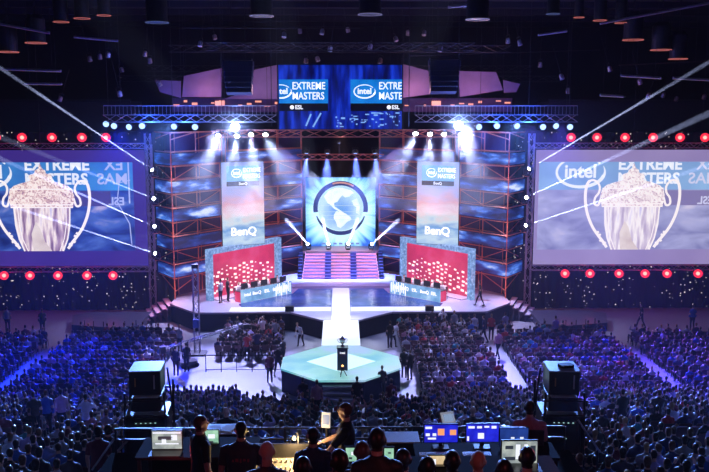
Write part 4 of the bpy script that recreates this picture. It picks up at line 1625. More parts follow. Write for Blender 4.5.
def classify(me, B, hc, HM, hairstyle='short', sleeves='short'):
    """material index for every face: 0 skin 1 hair 2 top 3 trousers 4 shoes"""
    n = len(me.polygons)
    C = np.empty(n * 3)
    me.polygons.foreach_get('center', C)
    C = C.reshape(-1, 3)
    best = np.full(n, 1e9)
    idx = np.zeros(n, int)
    mp = {'skin': 0, 'neck': 0, 'head': 0, 'top': 2, 'trouser': 3, 'shoe': 4}
    for name, a, b, r in B:
        a, b = np.array(a), np.array(b)
        ab = b - a
        t = np.clip(((C - a) @ ab) / max(ab @ ab, 1e-9), 0, 1)
        d = np.linalg.norm(C - (a + t[:, None] * ab), axis=1) - r
        m = d < best
        best[m] = d[m]
        k = mp[name]
        if name == 'skin' and sleeves == 'long':
            L = np.linalg.norm(C - b, axis=1)
            k2 = np.where(L < .16, 0, 2)
            idx[m] = k2[m] if 'wr' else k
        else:
            idx[m] = k if name != 'head' else 10
    inv = np.array(HM.transposed())
    loc = (C - np.array(hc)) @ inv.T
    hd = idx == 10
    if hairstyle == 'short':
        hair = hd & ((loc[:, 2] > .062) | ((loc[:, 1] < -.005) & (loc[:, 2] > -.085)))
    elif hairstyle == 'long':
        hair = hd & ((loc[:, 2] > .062) | (loc[:, 1] < .01))
    else:
        hair = np.zeros(n, bool)
    idx[hd] = 0
    idx[hair] = 1
    return idx


SKIN = [mat('skin_light', (0.62, 0.40, 0.32), 0.5, var=.08), mat('skin_tan', (0.48, 0.28, 0.20), 0.5, var=.08)]
HAIR = {'dark': mat('hair_dark', (0.02, 0.015, 0.012), 0.38, var=.4, scale=40), 'brown': mat('hair_brown', (0.10, 0.05, 0.025), 0.4, var=.4, scale=40), 'fair': mat('hair_fair', (0.42, 0.28, 0.13), 0.6, var=.3, scale=40)}
TOPS = {'black': (0.015, 0.015, 0.02), 'navy': (0.03, 0.04, 0.12), 'charcoal': (0.06, 0.06, 0.07), 'grey': (0.25, 0.25, 0.28), 'white': (0.75, 0.75, 0.78), 'blue': (0.05, 0.14, 0.5),
        'red': (0.45, 0.03, 0.04), 'maroon': (0.16, 0.03, 0.05), 'pink': (0.6, 0.3, 0.35), 'teal': (0.03, 0.25, 0.28), 'lilac': (0.4, 0.35, 0.6)}
TM = {k: mat('cloth_' + k, v, 0.6, var=.2, scale=12) for k, v in TOPS.items()}
M_jeans = mat('trousers_dark', (0.02, 0.025, 0.05), 0.85)
M_shoe = mat('shoe_black', (0.02, 0.02, 0.02), 0.5)
M_eye = mat('eye_dark', (0.02, 0.015, 0.01), 0.2)

# -------- crowd figures
POSES = {
    'hands in lap': dict(hip=.50, sit=True),
    'leaning forward': dict(hip=.50, sit=True, lean=.14, nod=.2),
    'arms raised': dict(hip=.50, sit=True, arms={-1: ((-.30, .12, .45), (-.17, .16, .72)), 1: ((.30, .12, .45), (.17, .16, .72))}),
    'head turned': dict(hip=.50, sit=True, yaw=.6, lean=.03),
}
STAND = {
    'standing': dict(),
    'walking': dict(feet={-1: (-.09, -.28), 1: (.09, .30)}, lean=.05),
    'taking pictures': dict(arms={-1: ((-.30, .12, .28), (-.08, .28, .60)), 1: ((.30, .12, .28), (.08, .28, .60))}),
    'bending': dict(hip=.80, lean=.38, nod=.5, feet={-1: (-.15, -.12), 1: (.15, .10)}),
}


def pose_mesh(kw, voxel, ratio=None, hairstyle='short', sleeves='long'):
    mb, B, hc, HM = make_bones(**kw)
    me = remeshed(mb, voxel, 1, ratio)
    idx = classify(me, B, hc, HM, hairstyle, sleeves)
    me.polygons.foreach_set('material_index', idx.astype(np.int32))
    return me, idx


HI = {p: pose_mesh(kw, .034)[0] for p, kw in POSES.items()}
HIL = {'hands in lap': pose_mesh(POSES['hands in lap'], .034, None, 'long')[0]}
ST = {p: pose_mesh(kw, .030)[0] for p, kw in STAND.items()}
VAR = {}


def variant(src, pose, top, hair, skin, trous=None):
    key = (id(src), pose, top, hair, skin, trous)
    if key not in VAR:
        me = src[pose].copy()
        me.name = 'spectator'
        me.materials.clear()
        for m in (SKIN[skin], HAIR[hair], TM[top], TM[trous] if trous else M_jeans, M_shoe):
            me.materials.append(m)
        mi = np.empty(len(me.polygons), np.int32)
        src[pose].polygons.foreach_get('material_index', mi)
        me.polygons.foreach_set('material_index', mi)
        VAR[key] = me
    return VAR[key]


TOPW = ['black'] * 9 + ['navy'] * 6 + ['charcoal'] * 6 + ['grey'] * 3 + ['white'] * 3 + ['blue'] * 2 + ['red', 'maroon', 'maroon', 'pink', 'teal', 'lilac']
HAIRW = ['dark'] * 4 + ['brown'] * 3 + ['fair']

# towers stand in the crowd: keep their feet free
TOWERS = [(at(147, 362, 17.6).x, 17.6), (at(561, 362, 17.6).x, 17.6)]
BLOCKS = [('left outer', -30.2, -18.7, 1), ('left', -17.2, -10.4, 1), ('centre', -8.9, 8.9, 0), ('right', 10.2, 17.1, -1), ('right outer', 18.6, 30.2, -1)]
rc = random.Random(21)
seats = []
row = 0
nfl = int((57.2 - K0) / ROWP)
rows = [(K0 + ROWP * (i + .5), True) for i in range(nfl, -1, -1)] + [(K0 - ROWP * (i + .5), False) for i in range(0, 30)]
for ri, (Y, flat) in enumerate(rows):
    z = ground(Y)
    if 23.6 < Y < 24.9:
        continue                      # cross aisle
    for bn_, x0, x1, _ in BLOCKS:
        n = int((x1 - x0) / .56)
        for i in range(n):
            x = x0 + (i + .5) * (x1 - x0) / n
            if bn_ == 'centre':
                if Y > 50.2:
                    if not ((-8.0 < x < -3.9 and Y < 55.9) or (3.9 < x < 8.9 and Y < 55.9)):
                        continue
                elif Y > 35.5:
                    if x < 4.4 + max(0, (41 - Y)) * -.12 and not (x < -4.6 and Y < 41.0):
                        continue
                elif Y > 32.5 and abs(x) < 1.5:
                    continue
            if bn_ != 'centre' and Y > (53.5 if 'outer' in bn_ else 54.9):
                continue
            if Y < 15.2 and abs(x) < 4.6:
                continue
            if Y < 21.5 and abs(x) < 3.7 and Y < 15.5:
                continue
            if any(abs(x - tx) < .85 and abs(Y - ty) < 1.3 for tx, ty in TOWERS):
                continue
            if any(abs(x - at(cx_, cy_, Y).x) < .5 and abs(Y - cY) < .8 for cx_, cy_, cY in ((226, 412, 16.8), (473, 411, 16.8), (98, 432, 16), (108, 430, 16))):
                continue
            d = CM.transposed() @ (Vector((x, Y, z + 1.1)) - Vector((0, 0, CAMZ)))
            px, py = 354.5 + F * d.x / -d.z, 236 - F * d.y / -d.z
            if px < -12 or px > 721 or py > 486:
                continue
            if abs(px - 340) < 215 and py > 440 + 10 and Y < 17:
                continue
            seats.append((Y, x, z, bn_, i, n, ri, px, py))
seats.sort(key=lambda s: s[0])
print('SEATS', len(seats))
# rows counted from the bottom of the picture per block
rowno = {}
for s in seats:
    rowno.setdefault(s[3], [])
    if s[6] not in rowno[s[3]]:
        rowno[s[3]].append(s[6])
ORD = ['first', 'second', 'third', 'fourth', 'fifth', 'sixth', 'seventh', 'eighth', 'ninth', 'tenth', 'eleventh', 'twelfth', 'thirteenth', 'fourteenth', 'fifteenth', 'sixteenth', 'seventeenth', 'eighteenth', 'nineteenth', 'twentieth'] + ['%dth' % i for i in range(21, 40)]

M_seat = mat('seat_brown_plastic', (0.10, 0.04, 0.05), 0.45)
chb = MB()
chb.box((0, 0.0, .43), (.44, .42, .05), bev=.06)
chb.box((0, -.22, .70), (.44, .04, .36), rx=.12, bev=.015)
cl = MB()
for sx_ in (-1, 1):
    for sy_ in (-1, 1):
        chb.tube((sx_ * .18, sy_ * .16, .42), (sx_ * .21, sy_ * .20, 0), .014, 4, 1)
    chb.tube((sx_ * .19, -.2, .42), (sx_ * .19, -.22, .62), .014, 4, 1)
chair_o = chb.build('folding_chair', [M_seat, M_steel])
chair_me = chair_o.data
nch = 0
npe = 0
stuff_people = []
stuff_chairs = []


def seat_words(s):
    bn_, i, n = s[3], s[4], s[5]
    r = rowno[bn_].index(s[6])
    if bn_.startswith('left'):
        k = n - 1 - i
    else:
        k = i
    w = 'from left end' if bn_ == 'centre' else 'from inner aisle'
    return '%s block, %s row from bottom, %s seat %s' % (bn_, ORD[r], ORD[k] if k < len(ORD) else str(k), w)


ppl_limit = 292
for si, s in enumerate(seats):
    Y, x, z, bn_, i, n, ri, px, py = s
    r_ = rc.random()
    empty = r_ < .07 or (562 < px < 606 and 378 < py < 398 and r_ < .75) or (25 < px < 80 and 388 < py < 402 and r_ < .7) or (Y > 52 and abs(x) > 10 and r_ < .35)
    jx, jy = rc.uniform(-.09, .09), rc.uniform(-.10, .06)
    rot = rc.uniform(-.35, .35)
    if nch < 298:
        if nch == 0:
            c = chair_o
        else:
            c = bpy.data.objects.new('folding_chair', chair_me)
            COL.objects.link(c)
        c.location = (x, Y, z)
        c.rotation_euler = (0, 0, rot * .3)
        tag(c, ('empty brown' if empty else 'occupied brown') + ' folding chair, ' + seat_words(s), 'chair', 'folding chairs in the audience')
        nch += 1
    else:
        stuff_chairs.append((x, Y, z, rot * .3))
    if empty:
        continue
    top, hair, sk = rc.choice(TOPW), rc.choice(HAIRW), int(rc.random() < .25)
    pose = rc.choices(['hands in lap', 'leaning forward', 'arms raised', 'head turned'], [6, 2, .6, 2])[0]
    src = HI
    long_ = rc.random() < .14
    if long_:
        pose, src = 'hands in lap', HIL
    if npe < ppl_limit:
        o = bpy.data.objects.new('spectator', variant(src, pose, top, hair, sk))
        COL.objects.link(o)
        sc_ = rc.uniform(.94, 1.06)
        o.scale = (sc_, sc_, sc_)
        o.location = (x + jx, Y + jy - .04, z)
        o.rotation_euler = (0, 0, rot)
        tag(o, '%s haired spectator in %s, %s' % (hair, top, seat_words(s)), 'person', 'seated audience')
        npe += 1
    else:
        stuff_people.append((x + jx, Y + jy - .04, z, rot, rc.uniform(.93, 1.07), pose, top, hair, sk))
print('INDIV', npe, 'STUFF', len(stuff_people), 'nearest stuff Y', stuff_people[0][1])

# the far crowd: nobody can count it
LO = {}
for p, kw in POSES.items():
    me, _ = pose_mesh(kw, .045, .22)
    vs = np.empty(len(me.vertices) * 3)
    me.vertices.foreach_get('co', vs)
    LO[p] = (vs.reshape(-1, 3), [tuple(f.vertices) for f in me.polygons], [f.material_index for f in me.polygons])
mats = SKIN + list(HAIR.values()) + list(TM.values()) + [M_jeans, M_shoe]
mi_of = {m.name: i for i, m in enumerate(mats)}
AV, AF, AM = [], [], []
off_ = 0
for x, y, z, rot, s_, pose, top, hair, sk in stuff_people:
    vs, fs, ms = LO[pose]
    c, q = math.cos(rot), math.sin(rot)
    w_ = vs * s_
    X = w_[:, 0] * c - w_[:, 1] * q + x
    Y_ = w_[:, 0] * q + w_[:, 1] * c + y
    AV.append(np.stack([X, Y_, w_[:, 2] + z], 1))
    lut = [mi_of[SKIN[sk].name], mi_of[HAIR[hair].name], mi_of[TM[top].name], mi_of[M_jeans.name], mi_of[M_shoe.name]]
    AF += [tuple(i + off_ for i in f) for f in fs]
    AM += [lut[m] for m in ms]
    off_ += len(vs)
me = bpy.data.meshes.new('distant_crowd')
me.from_pydata(np.concatenate(AV).tolist(), [], AF)
for m in mats:
    me.materials.append(m)
me.polygons.foreach_set('material_index', AM)
o = bpy.data.objects.new('distant_crowd', me)
COL.objects.link(o)
tag(o, 'dense seated crowd filling the far rows up to the stage', 'crowd', None, 'stuff')
b = MB()
cv, cf, cm_ = [tuple(v.co) for v in chair_me.vertices], [tuple(f.vertices) for f in chair_me.polygons], [f.material_index for f in chair_me.polygons]
for x, y, z, rot in stuff_chairs:
    k0 = len(b.v)
    b.v += [(vx + x, vy + y, vz + z) for vx, vy, vz in cv]
    b.f += [tuple(i + k0 for i in f) for f in cf]
    b.m += cm_
o = b.build('distant_chairs', [M_seat, M_steel])
tag(o, 'rows of brown folding chairs under the far crowd', 'chairs', None, 'stuff')

# -------- standing people on the floor, stage and aisles (feet pixel, height z)
SP = [
    (301, 346, 0, 'bending', 'white', 'fair', 2.6, 'fair haired photographer in white bending over beside the catwalk'),
    (247, 361, 0, 'taking pictures', 'red', 'dark', -.3, 'person in red standing with raised arms at the back of the left floor crowd'),
    (240, 352, 0, 'standing', 'black', 'dark', .4, 'person in black on the left floor standing beside the one in red'),
    (257, 358, 0, 'standing', 'navy', 'brown', 0, 'tall person in navy standing behind the left floor seats'),
    (263, 343, 0, 'taking pictures', 'white', 'fair', .6, 'person in white holding a camera up amid the left floor crowd'),
    (276, 346, 0, 'standing', 'grey', 'dark', .2, 'person in grey standing amid the left floor crowd near the catwalk'),
    (270, 383, 0, 'standing', 'maroon', 'brown', .2, 'person in maroon walking on the pale floor left of the octagonal platform'),
    (278, 375, 0, 'walking', 'black', 'dark', -.4, 'person in black close to the left corner of the octagonal platform'),
    (283, 366, 0, 'standing', 'charcoal', 'dark', .9, 'person in charcoal right beside the left corner of the octagonal platform'),
    (390, 348, 0, 'standing', 'black', 'dark', .3, 'tall person in black standing at the edge right of the catwalk'),
    (393, 347, 0, 'bending', 'white', 'dark', -.8, 'crouching person in white behind the black clad one, right of the catwalk'),
    (404, 378, 0, 'standing', 'black', 'dark', -.3, 'person in black standing just right of the octagonal platform, left one of a pair'),
    (410, 380, 0, 'standing', 'black', 'brown', .5, 'person in black standing just right of the octagonal platform, right one of a pair'),
    (432, 334, 0, 'standing', 'charcoal', 'dark', .1, 'person in charcoal standing beneath the right stage edge'),
    (443, 334, 0, 'taking pictures', 'white', 'dark', .2, 'person in white with raised arms beneath the right stage edge'),
    (454, 336, 0, 'standing', 'grey', 'fair', .2, 'person in grey standing beneath the right stage edge'),
    (474, 340, 0, 'standing', 'white', 'brown', -.2, 'person in white standing near the right side steps'),
    (484, 342, 0, 'walking', 'navy', 'dark', 1.2, 'person in navy walking past the right side steps'),
    (491, 340, 0, 'standing', 'red', 'fair', -.2, 'person with red top standing near the right side steps'),
    (505, 338, 0, 'standing', 'lilac', 'dark', .3, 'person in lilac standing right of the right side steps'),
    (498, 358, 0, 'walking', 'pink', 'brown', .4, 'person in pale pink walking down the right aisle'),
    (555, 342, 0, 'standing', 'lilac', 'dark', .3, 'lone person in lilac standing on the far right floor'),
    (641, 328, 0, 'walking', 'black', 'dark', 1.4, 'person in black walking on the far right floor below the star cloth'),
    (692, 330, 0, 'standing', 'blue', 'dark', 0, 'person in blue standing at the far right edge below the star cloth'),
    (303, 415, None, 'standing', 'black', 'dark', .1, 'person in black standing left of the platform steps'),
    (317, 420, None, 'standing', 'pink', 'brown', -.1, 'person in pink top standing in front of the platform, left of the steps'),
    (357, 414, None, 'standing', 'black', 'dark', .1, 'person in black at the right foot of the platform steps'),
    (382, 398, 0, 'standing', 'black', 'dark', .2, 'person in black standing by the right front of the octagonal platform'),
    (391, 418, None, 'standing', 'maroon', 'dark', .1, 'person in maroon standing right of the platform steps among seats'),
    (176, 376, 0, 'standing', 'navy', 'dark', -.2, 'person in navy standing beside the camera jib on the left'),
    (187, 372, 0, 'standing', 'black', 'dark', .5, 'person in black operating the camera jib on the left'),
    (180, 352, 0, 'standing', 'grey', 'fair', -.5, 'person in grey standing behind the camera jib'),
    (43, 334, 0, 'standing', 'black', 'dark', .5, 'dark standing figure on the far left floor'),
    (8, 332, 0, 'standing', 'grey', 'dark', .2, 'figure in grey at the far left edge of the floor'),
    (88, 446, None, 'taking pictures', 'white', 'dark', .1, 'person in white shirt standing in the left crowd with raised arms'),
    (36, 441, None, 'standing', 'charcoal', 'dark', .4, 'person in charcoal standing in the left crowd near two others'),
    (48, 438, None, 'standing', 'blue', 'brown', .1, 'person in blue standing in the left crowd'),
    (63, 436, None, 'standing', 'pink', 'dark', .3, 'person in pink standing in the left crowd'),
    (621, 438, None, 'standing', 'black', 'dark', .2, 'person in black standing in the right cross aisle'),
    (657, 440, None, 'standing', 'charcoal', 'brown', -.4, 'person in charcoal standing in the right cross aisle'),
    (480, 305.5, SZ, 'walking', 'black', 'dark', 1.5, 'presenter in black walking along the right end of the stage'),
    (221, 303, SZ, 'standing', 'white', 'dark', 1.0, 'person in white top standing before the left player booth'),
    (228, 301.5, SZ, 'standing', 'black', 'brown', -1.0, 'person in black standing before the left player booth'),
]


def solve(px, py):
    """where the ray through a pixel meets the tiers"""
    d = ray(px, py)
    o = Vector((0, 0, CAMZ))
    Y = 10.0
    while Y < 60:
        p = o + d * (Y / d.y)
        if p.z <= ground(Y):
            p.z = ground(Y)
            return p
        Y += .05
    return on(px, py, 0)


for px, py, z, pose, top, hair, rz, lab in SP:
    p = solve(px, py) if z is None else on(px, py, z)
    if z is None:
        p.z = ground(p.y)
    o = bpy.data.objects.new('person', variant(ST, pose, top, hair, 0))
    COL.objects.link(o)
    o.location = p
    o.rotation_euler = (0, 0, rz)
    tag(o, lab, 'person')

# ten players behind the desks, facing the hall
for s, side in ((-1, 'left'), (1, 'right')):
    dA = Vector((s * 7.15, 59.7, SZ))
    dC = Vector((s * 3.75, 63.0, SZ))
    dm = (dA + dC) / 2
    dl = (dC - dA).length
    da = math.atan2(dC.y - dA.y, dC.x - dA.x) if s < 0 else math.atan2(dA.y - dC.y, dA.x - dC.x)
    DM = Matrix.Translation(dm) @ Matrix.Rotation(da, 4, 'Z')
    for i in range(5):
        x = (-1 if s < 0 else 1) * (dl / 2 - 0.55 - i * (dl - 1.1) / 4)
        p = DM @ Vector((x, 1.12, 0))
        o = bpy.data.objects.new('player', variant(HI, 'hands in lap' if i % 2 else 'leaning forward', 'white', 'dark' if i % 3 else 'brown', 0))
        COL.objects.link(o)
        o.location = p
        o.rotation_euler = (0, 0, da + PI)
        tag(o, 'seated player in white shirt at the %s player desk, %s' % (side, order[i]), 'person', 'players on stage')
        c = bpy.data.objects.new('player_chair', chair_me)
        COL.objects.link(c)
        c.location = DM @ Vector((x, 1.10, 0))
        c.rotation_euler = (0, 0, da + PI)
        tag(c, 'chair of the player at the %s player desk, %s' % (side, order[i]), 'chair', 'player chairs')
# ================================================================== PRODUCTION PLATFORMS
PA, PB = 10.2, 9.1
M_carpet = mat('black_platform_carpet', (.008, .008, .010), 1.0)
M_carpet.node_tree.nodes['Principled BSDF'].inputs['Specular IOR Level'].default_value = 0.05
pf = thing('production_platform', 'black two level production platform carrying the crew at the bottom of the picture', 'platform', (0, 12, 0))
MB().box((0, 7.3 - 12, PA / 2), (9.0, 4.7, PA)).build('rear_level', M_carpet, pf)
MB().box((0, 11.95 - 12, PB / 2), (8.0, 4.4, PB)).build('front_level', M_carpet, pf)
b = MB()
for i in range(9):
    b.tube((-3.9 + i * .975, 2.1, PB), (-3.9 + i * .975, 2.1, PB + .45), .02, 5)
for h in (.25, .45):
    b.tube((-3.9, 2.1, PB + h), (3.9, 2.1, PB + h), .02, 5)
b.build('front_rail', M_steel, pf)


def shell(me, idx, cls, off, name, m, parent, smooth=True):
    """a garment or hair lying just outside the skin"""
    use = np.nonzero(idx == cls)[0]
    if len(use) == 0:
        return None
    nv = len(me.vertices)
    co = np.empty(nv * 3)
    no = np.empty(nv * 3)
    me.vertices.foreach_get('co', co)
    me.vertices.foreach_get('normal', no)
    co = co.reshape(-1, 3) + no.reshape(-1, 3) * off
    mp, vs, fs = {}, [], []
    for fi in use:
        f = []
        for v in me.polygons[int(fi)].vertices:
            if v not in mp:
                mp[v] = len(vs)
                vs.append(tuple(co[v]))
            f.append(mp[v])
        fs.append(tuple(f))
    nm = MB()
    nm.add(vs, fs)
    return nm.build(name, m, parent, smooth)


def crew(px, py, floor, label, top='black', hair='dark', style='short', rz=0.0, seat_h=None, skin=0, voxel=.012, group=None, **kw):
    sit = kw.get('sit', False)
    if sit:
        kw['hip'] = .52
    hip = kw.get('hip', .93)
    mb, B, hc, HM = make_bones(fine=True, **kw)
    if floor is None:
        Y = 14.9
        while Y < 30:
            p = at(px, py, Y)
            if p.z <= ground(Y) + hc.z:
                break
            Y += .05
        fz = ground(Y)
    else:
        p = on(px, py, floor + hc.z)
        fz = floor
    me = remeshed(mb, voxel, 2)
    me.name = 'person'
    idx = classify(me, B, hc, HM, style, 'short')
    me.materials.append(SKIN[skin])
    me.materials.append(HAIR[hair])
    me.materials.append(TM[top])
    me.materials.append(M_jeans)
    me.materials.append(M_shoe)
    me.polygons.foreach_set('material_index', idx.astype(np.int32))
    me.polygons.foreach_set('use_smooth', [True] * len(me.polygons))
    o = bpy.data.objects.new('person', me)
    COL.objects.link(o)
    hoff = Matrix.Rotation(rz, 3, 'Z') @ Vector((hc.x, hc.y, 0))
    o.location = (p.x - hoff.x, p.y - hoff.y, fz)
    o.rotation_euler = (0, 0, rz)
    tag(o, label, 'person', group)
    shell(me, idx, 1, .007, 'hair', HAIR[hair], o)
    shell(me, idx, 2, .013, 'shirt', TM[top], o)
    shell(me, idx, 3, .010, 'trousers', M_jeans, o)
    e = MB()
    for s in (-1, 1):
        ball(e, hc + HM @ V(s * .03, .086, .008), .012, .007, .007, HM, 8)
    e.build('eyes', M_eye, o)
    if sit:
        c = bpy.data.objects.new('crew_chair', None)
        COL.objects.link(c)
        c.location = o.location
        c.rotation_euler = o.rotation_euler
        MB().box((0, 0, .46), (.46, .44, .05), bev=.08).build('seat', M_greydark, c)
        MB().box((0, -.24, .78), (.42, .04, .42), bev=.015).build('backrest', M_greydark, c)
        MB().tube((0, 0, .08), (0, 0, .44), .03, 8).tube((0, -.22, .45), (0, -.24, .6), .02, 6).build('column', M_steel, c)
        for a in range(4):
            MB().tube((0, 0, .09), (.26 * math.cos(a * PI / 2 + .7), .26 * math.sin(a * PI / 2 + .7), .03), .02, 5).build('foot', M_steel, c)
        tag(c, 'office chair of the ' + ' '.join(label.split(',')[0].replace('seated ', '').split()[:11]), 'chair')
    return o


crew(201, 424, PB, 'standing crew member in black with reddish lit face in profile, beside the left laptop', hair='brown', rz=-1.0, yaw=-.3)
c2 = crew(241, 430, PB, 'broad crew member in dark hoodie with a faded red print on the back', build=1.22, top='charcoal', rz=.05)
t = MB()
for i, w_ in enumerate((.03, .05, .025, .045, .03)):
    t.box((-.1 + i * .05, -.168, 1.31 + .008 * (i % 2)), (w_ * .8, .006, .03 + .012 * (i % 3)))
crew(267, 452, PA, 'seated bald crew member left of the warm lit mixing desk', style='bald', sit=True, top='charcoal')
crew(313, 436, PB, 'crew member in black standing below the white tablet, dark hair seen from behind', top='navy')
crew(345, 411, PB, 'standing crew member in black tee reaching left arm out, shown in profile', rz=1.45, hair='brown', arms={1: ((.32, .10, .26), (.30, .38, .14)), -1: ((-.23, .22, .22), (-.12, .44, .10))}, voxel=.010)
crew(377, 440, PA, 'dark haired crew member in black in the middle foreground, back to camera', build=1.05)
crew(362, 452, PA, 'crew member with reddish lit head just left of the middle foreground man', sit=True, hair='brown', top='maroon')
crew(339, 462, PA, 'crew member at the bottom edge below the profile man, head turned left', hair='dark', top='black', yaw=.4)
crew(403, 460, PA, 'seated crew member right of the middle foreground man, dark hair', sit=True, top='navy')
crew(427, 468, PA, 'seated crew member at the bottom edge left of the small warm screen', sit=True, top='black')
crew(452, 462, PA, 'seated crew member with head before the small warm screen', sit=True, top='charcoal', yaw=.2)
crew(478, 462, PA, 'seated crew member directly below the middle blue monitor', sit=True, top='black', style='bald', skin=1)
crew(504, 471, PA, 'seated crew member at the bottom edge left of the grey lit laptop', sit=True, top='navy')
crew(527, 458, PA, 'seated crew member whose head covers the corner of the grey lit laptop', sit=True, top='black')
crew(530, 408, PB, 'crew member in salmon tee sitting behind the blue monitors, seen from behind', top='pink', hair='dark', rz=-.15, build=1.12, sit=True)
crew(226, 412, None, 'person with reddish bald head behind the white topped road case', style='bald', top='black')
crew(473, 411, None, 'bald person standing behind the blue monitors', style='bald', top='charcoal')
crew(98, 432, None, 'dark silhouette standing left of the left projector tower, left one of two', top='maroon')
crew(108, 430, None, 'dark silhouette standing left of the left projector tower, right one of two', top='black')
crew(303, 468, PA, 'crew member at the bottom edge right of the warm lit mixing desk', sit=True, top='black')
bpy.data.objects[c2.name]
tt = t.build('faded_print', mat('hoodie_red_print', (.5, .08, .12), .8), c2)

# ------------------------------------------------------------------ desks and gear
M_desk = mat('desk_black_laminate', (.010, .010, .012), .9)
M_desk.node_tree.nodes['Principled BSDF'].inputs['Specular IOR Level'].default_value = 0.15


def desk(px0, px1, Y, top, depth, label):
    a, c = at(px0, 440, Y), at(px1, 440, Y)
    L = c.x - a.x
    base = PA if Y < 9.7 else PB
    t_ = thing('desk', label, 'desk', ((a.x + c.x) / 2, Y, base))
    h = top - base
    MB().box((0, 0, h - .02), (L, depth, .04), bev=.02).build('desk_top', M_desk, t_)
    MB().box((0, depth / 2 - .03, h * .55), (L - .1, .03, h * .7)).build('modesty_panel', M_desk, t_)
    for sx_ in (-1, 1):
        for sy_ in (-1, 1):
            MB().box((sx_ * (L / 2 - .06), sy_ * (depth / 2 - .06), (h - .04) / 2), (.05, .05, h - .04)).build('leg', M_steel, t_)
    return t_


desk(140, 258, 12.55, PB + .75, .8, 'black desk on the left of the platform holding laptop and screen')
desk(415, 556, 12.35, PB + .75, .62, 'black desk on the right of the platform holding three blue monitors')
desk(338, 556, 9.42, PA + .70, .5, 'black desk across the near level of the platform')


def screen_face(name, base, marks, m):
    pass


def monitor(px, py, w_px, h_px, Y, label, face, top_z, marks=(), cat='monitor', name='monitor', laptop=False, tilt=.0):
    c = at(px, py, Y)
    k = Y * 1.09 / F
    W_, H_ = w_px * k, h_px * k * 1.02
    t_ = thing(name, label, cat, (c.x, Y, top_z))
    cz_ = c.z - top_z
    MB().box((0, .02, cz_), (W_ + .03, .035, H_ + .03), bev=.01).build('casing', M_casing, t_)
    d_ = MB().box((0, -.002, cz_), (W_, .012, H_)).build('display', face, t_)
    if laptop:
        MB().box((0, -.12, .012), (W_ + .03, .26, .022), bev=.01).build('keyboard_base', M_casing, t_)
    else:
        MB().box((0, .05, max(cz_, .04) / 2), (.06, .03, max(cz_, .04))).box((0, .02, .008), (.24, .18, .016)).build('stand', M_casing, t_)
    for (mx, mz, mw, mh, m_) in marks:
        MB().box((mx * W_ / 2, -.012, cz_ + mz * H_ / 2), (mw * W_ / 2, .006, mh * H_ / 2)).build('window_picture', m_, d_)
    return t_


F_blue = emat('monitor_deep_blue', [(.4, (.01, .01, .45)), (.6, (.02, .03, .75))], 1.1, nscale=4)
F_navy = emat('monitor_navy', [(.4, (.01, .03, .18)), (.6, (.02, .06, .32))], 1.0, nscale=4)
F_grey = emat('monitor_grey', [(.35, (.22, .26, .28)), (.6, (.5, .55, .5))], 1.0, nscale=6)
F_green = emat('monitor_green', [(.35, (.10, .35, .22)), (.6, (.45, .75, .55))], 1.0, nscale=5)
F_warm = emat('monitor_warm', [(.35, (.5, .28, .12)), (.6, (.9, .75, .45))], 1.0, nscale=5)
W1 = glow('ui_white', (.85, .88, 1), 1.1)
W2_ = glow('ui_orange', (1.0, .38, .16), 1.0)
W3 = glow('ui_dark', (.03, .04, .06), 1.0)
DT = PB + .75
monitor(441, 433.5, 32, 17, 12.45, 'blue screen monitor with two orange tiles, leftmost of the three blue monitors', F_blue, DT, [(0.0, .2, .4, .75, W2_), (.72, .15, .38, .6, W2_), (-.75, .7, .4, .25, W1), (-.8, -.1, .25, .3, W1), (-.4, -.1, .22, .3, W1), (-.55, -.55, .5, .2, W1)])
monitor(482.5, 433, 31, 17, 12.45, 'blue screen monitor with one white tile, middle of the three blue monitors', F_blue, DT, [(-.1, -.3, .38, .65, W1), (-.7, .7, .4, .25, W1), (-.2, .7, .3, .25, W1), (.25, .75, .3, .2, W1), (.7, .7, .3, .3, W1), (-.9, -.6, .12, .5, W1)])
monitor(514, 437, 27, 17, 12.45, 'dark navy monitor with two small white tiles, rightmost of the three', F_navy, DT, [(-.1, -.15, .25, .32, W1), (.55, -.15, .25, .32, W1), (-.7, -.75, .4, .15, W1)])
monitor(519.5, 452.5, 34, 22, 9.4, 'laptop with bright grey picture in front of the dark navy monitor', F_grey, PA + .70, [(-.1, .1, .25, 1.3, W1), (.35, .15, .2, 1.2, W1), (-.55, -.5, .6, .3, W3), (.1, -.1, .2, .8, W3), (.75, .2, .3, .9, W3), (-.6, .5, .45, .3, W3)], 'laptop', 'laptop', True)
monitor(440, 463, 23, 14, 9.4, 'small monitor with warm picture behind two heads', F_warm, PA + .70, [(-.5, .1, .3, 1.0, W1), (.6, 0, .2, 1.2, W3)])
monitor(352.5, 454.5, 13, 13, 9.4, 'small monitor with pale green picture left of the reddish lit head', F_green, PA + .70, [(.1, .2, .6, .5, W1), (-.3, -.5, .5, .3, W3)])
monitor(389, 453.5, 9, 10, 9.4, 'narrow monitor with pale green picture right of the middle foreground man', F_green, PA + .70, [(.1, .2, .6, .3, W3)])
monitor(167, 440, 28, 17, 12.4, 'laptop with grey video timeline picture on the left desk', F_grey, DT, [(-.1, .25, 1.0, .4, W3), (0, -.4, 1.6, .12, W1), (-.2, -.1, .3, .5, W1), (.5, .3, .4, .6, W1), (0, .85, 1.9, .15, W1)], 'laptop', 'laptop', True)
monitor(210, 438.5, 16, 16, 12.7, 'green lit monitor behind the crew member in profile', F_green, DT, [(.2, .3, .8, .5, W1), (-.2, -.4, 1.2, .25, W3)])

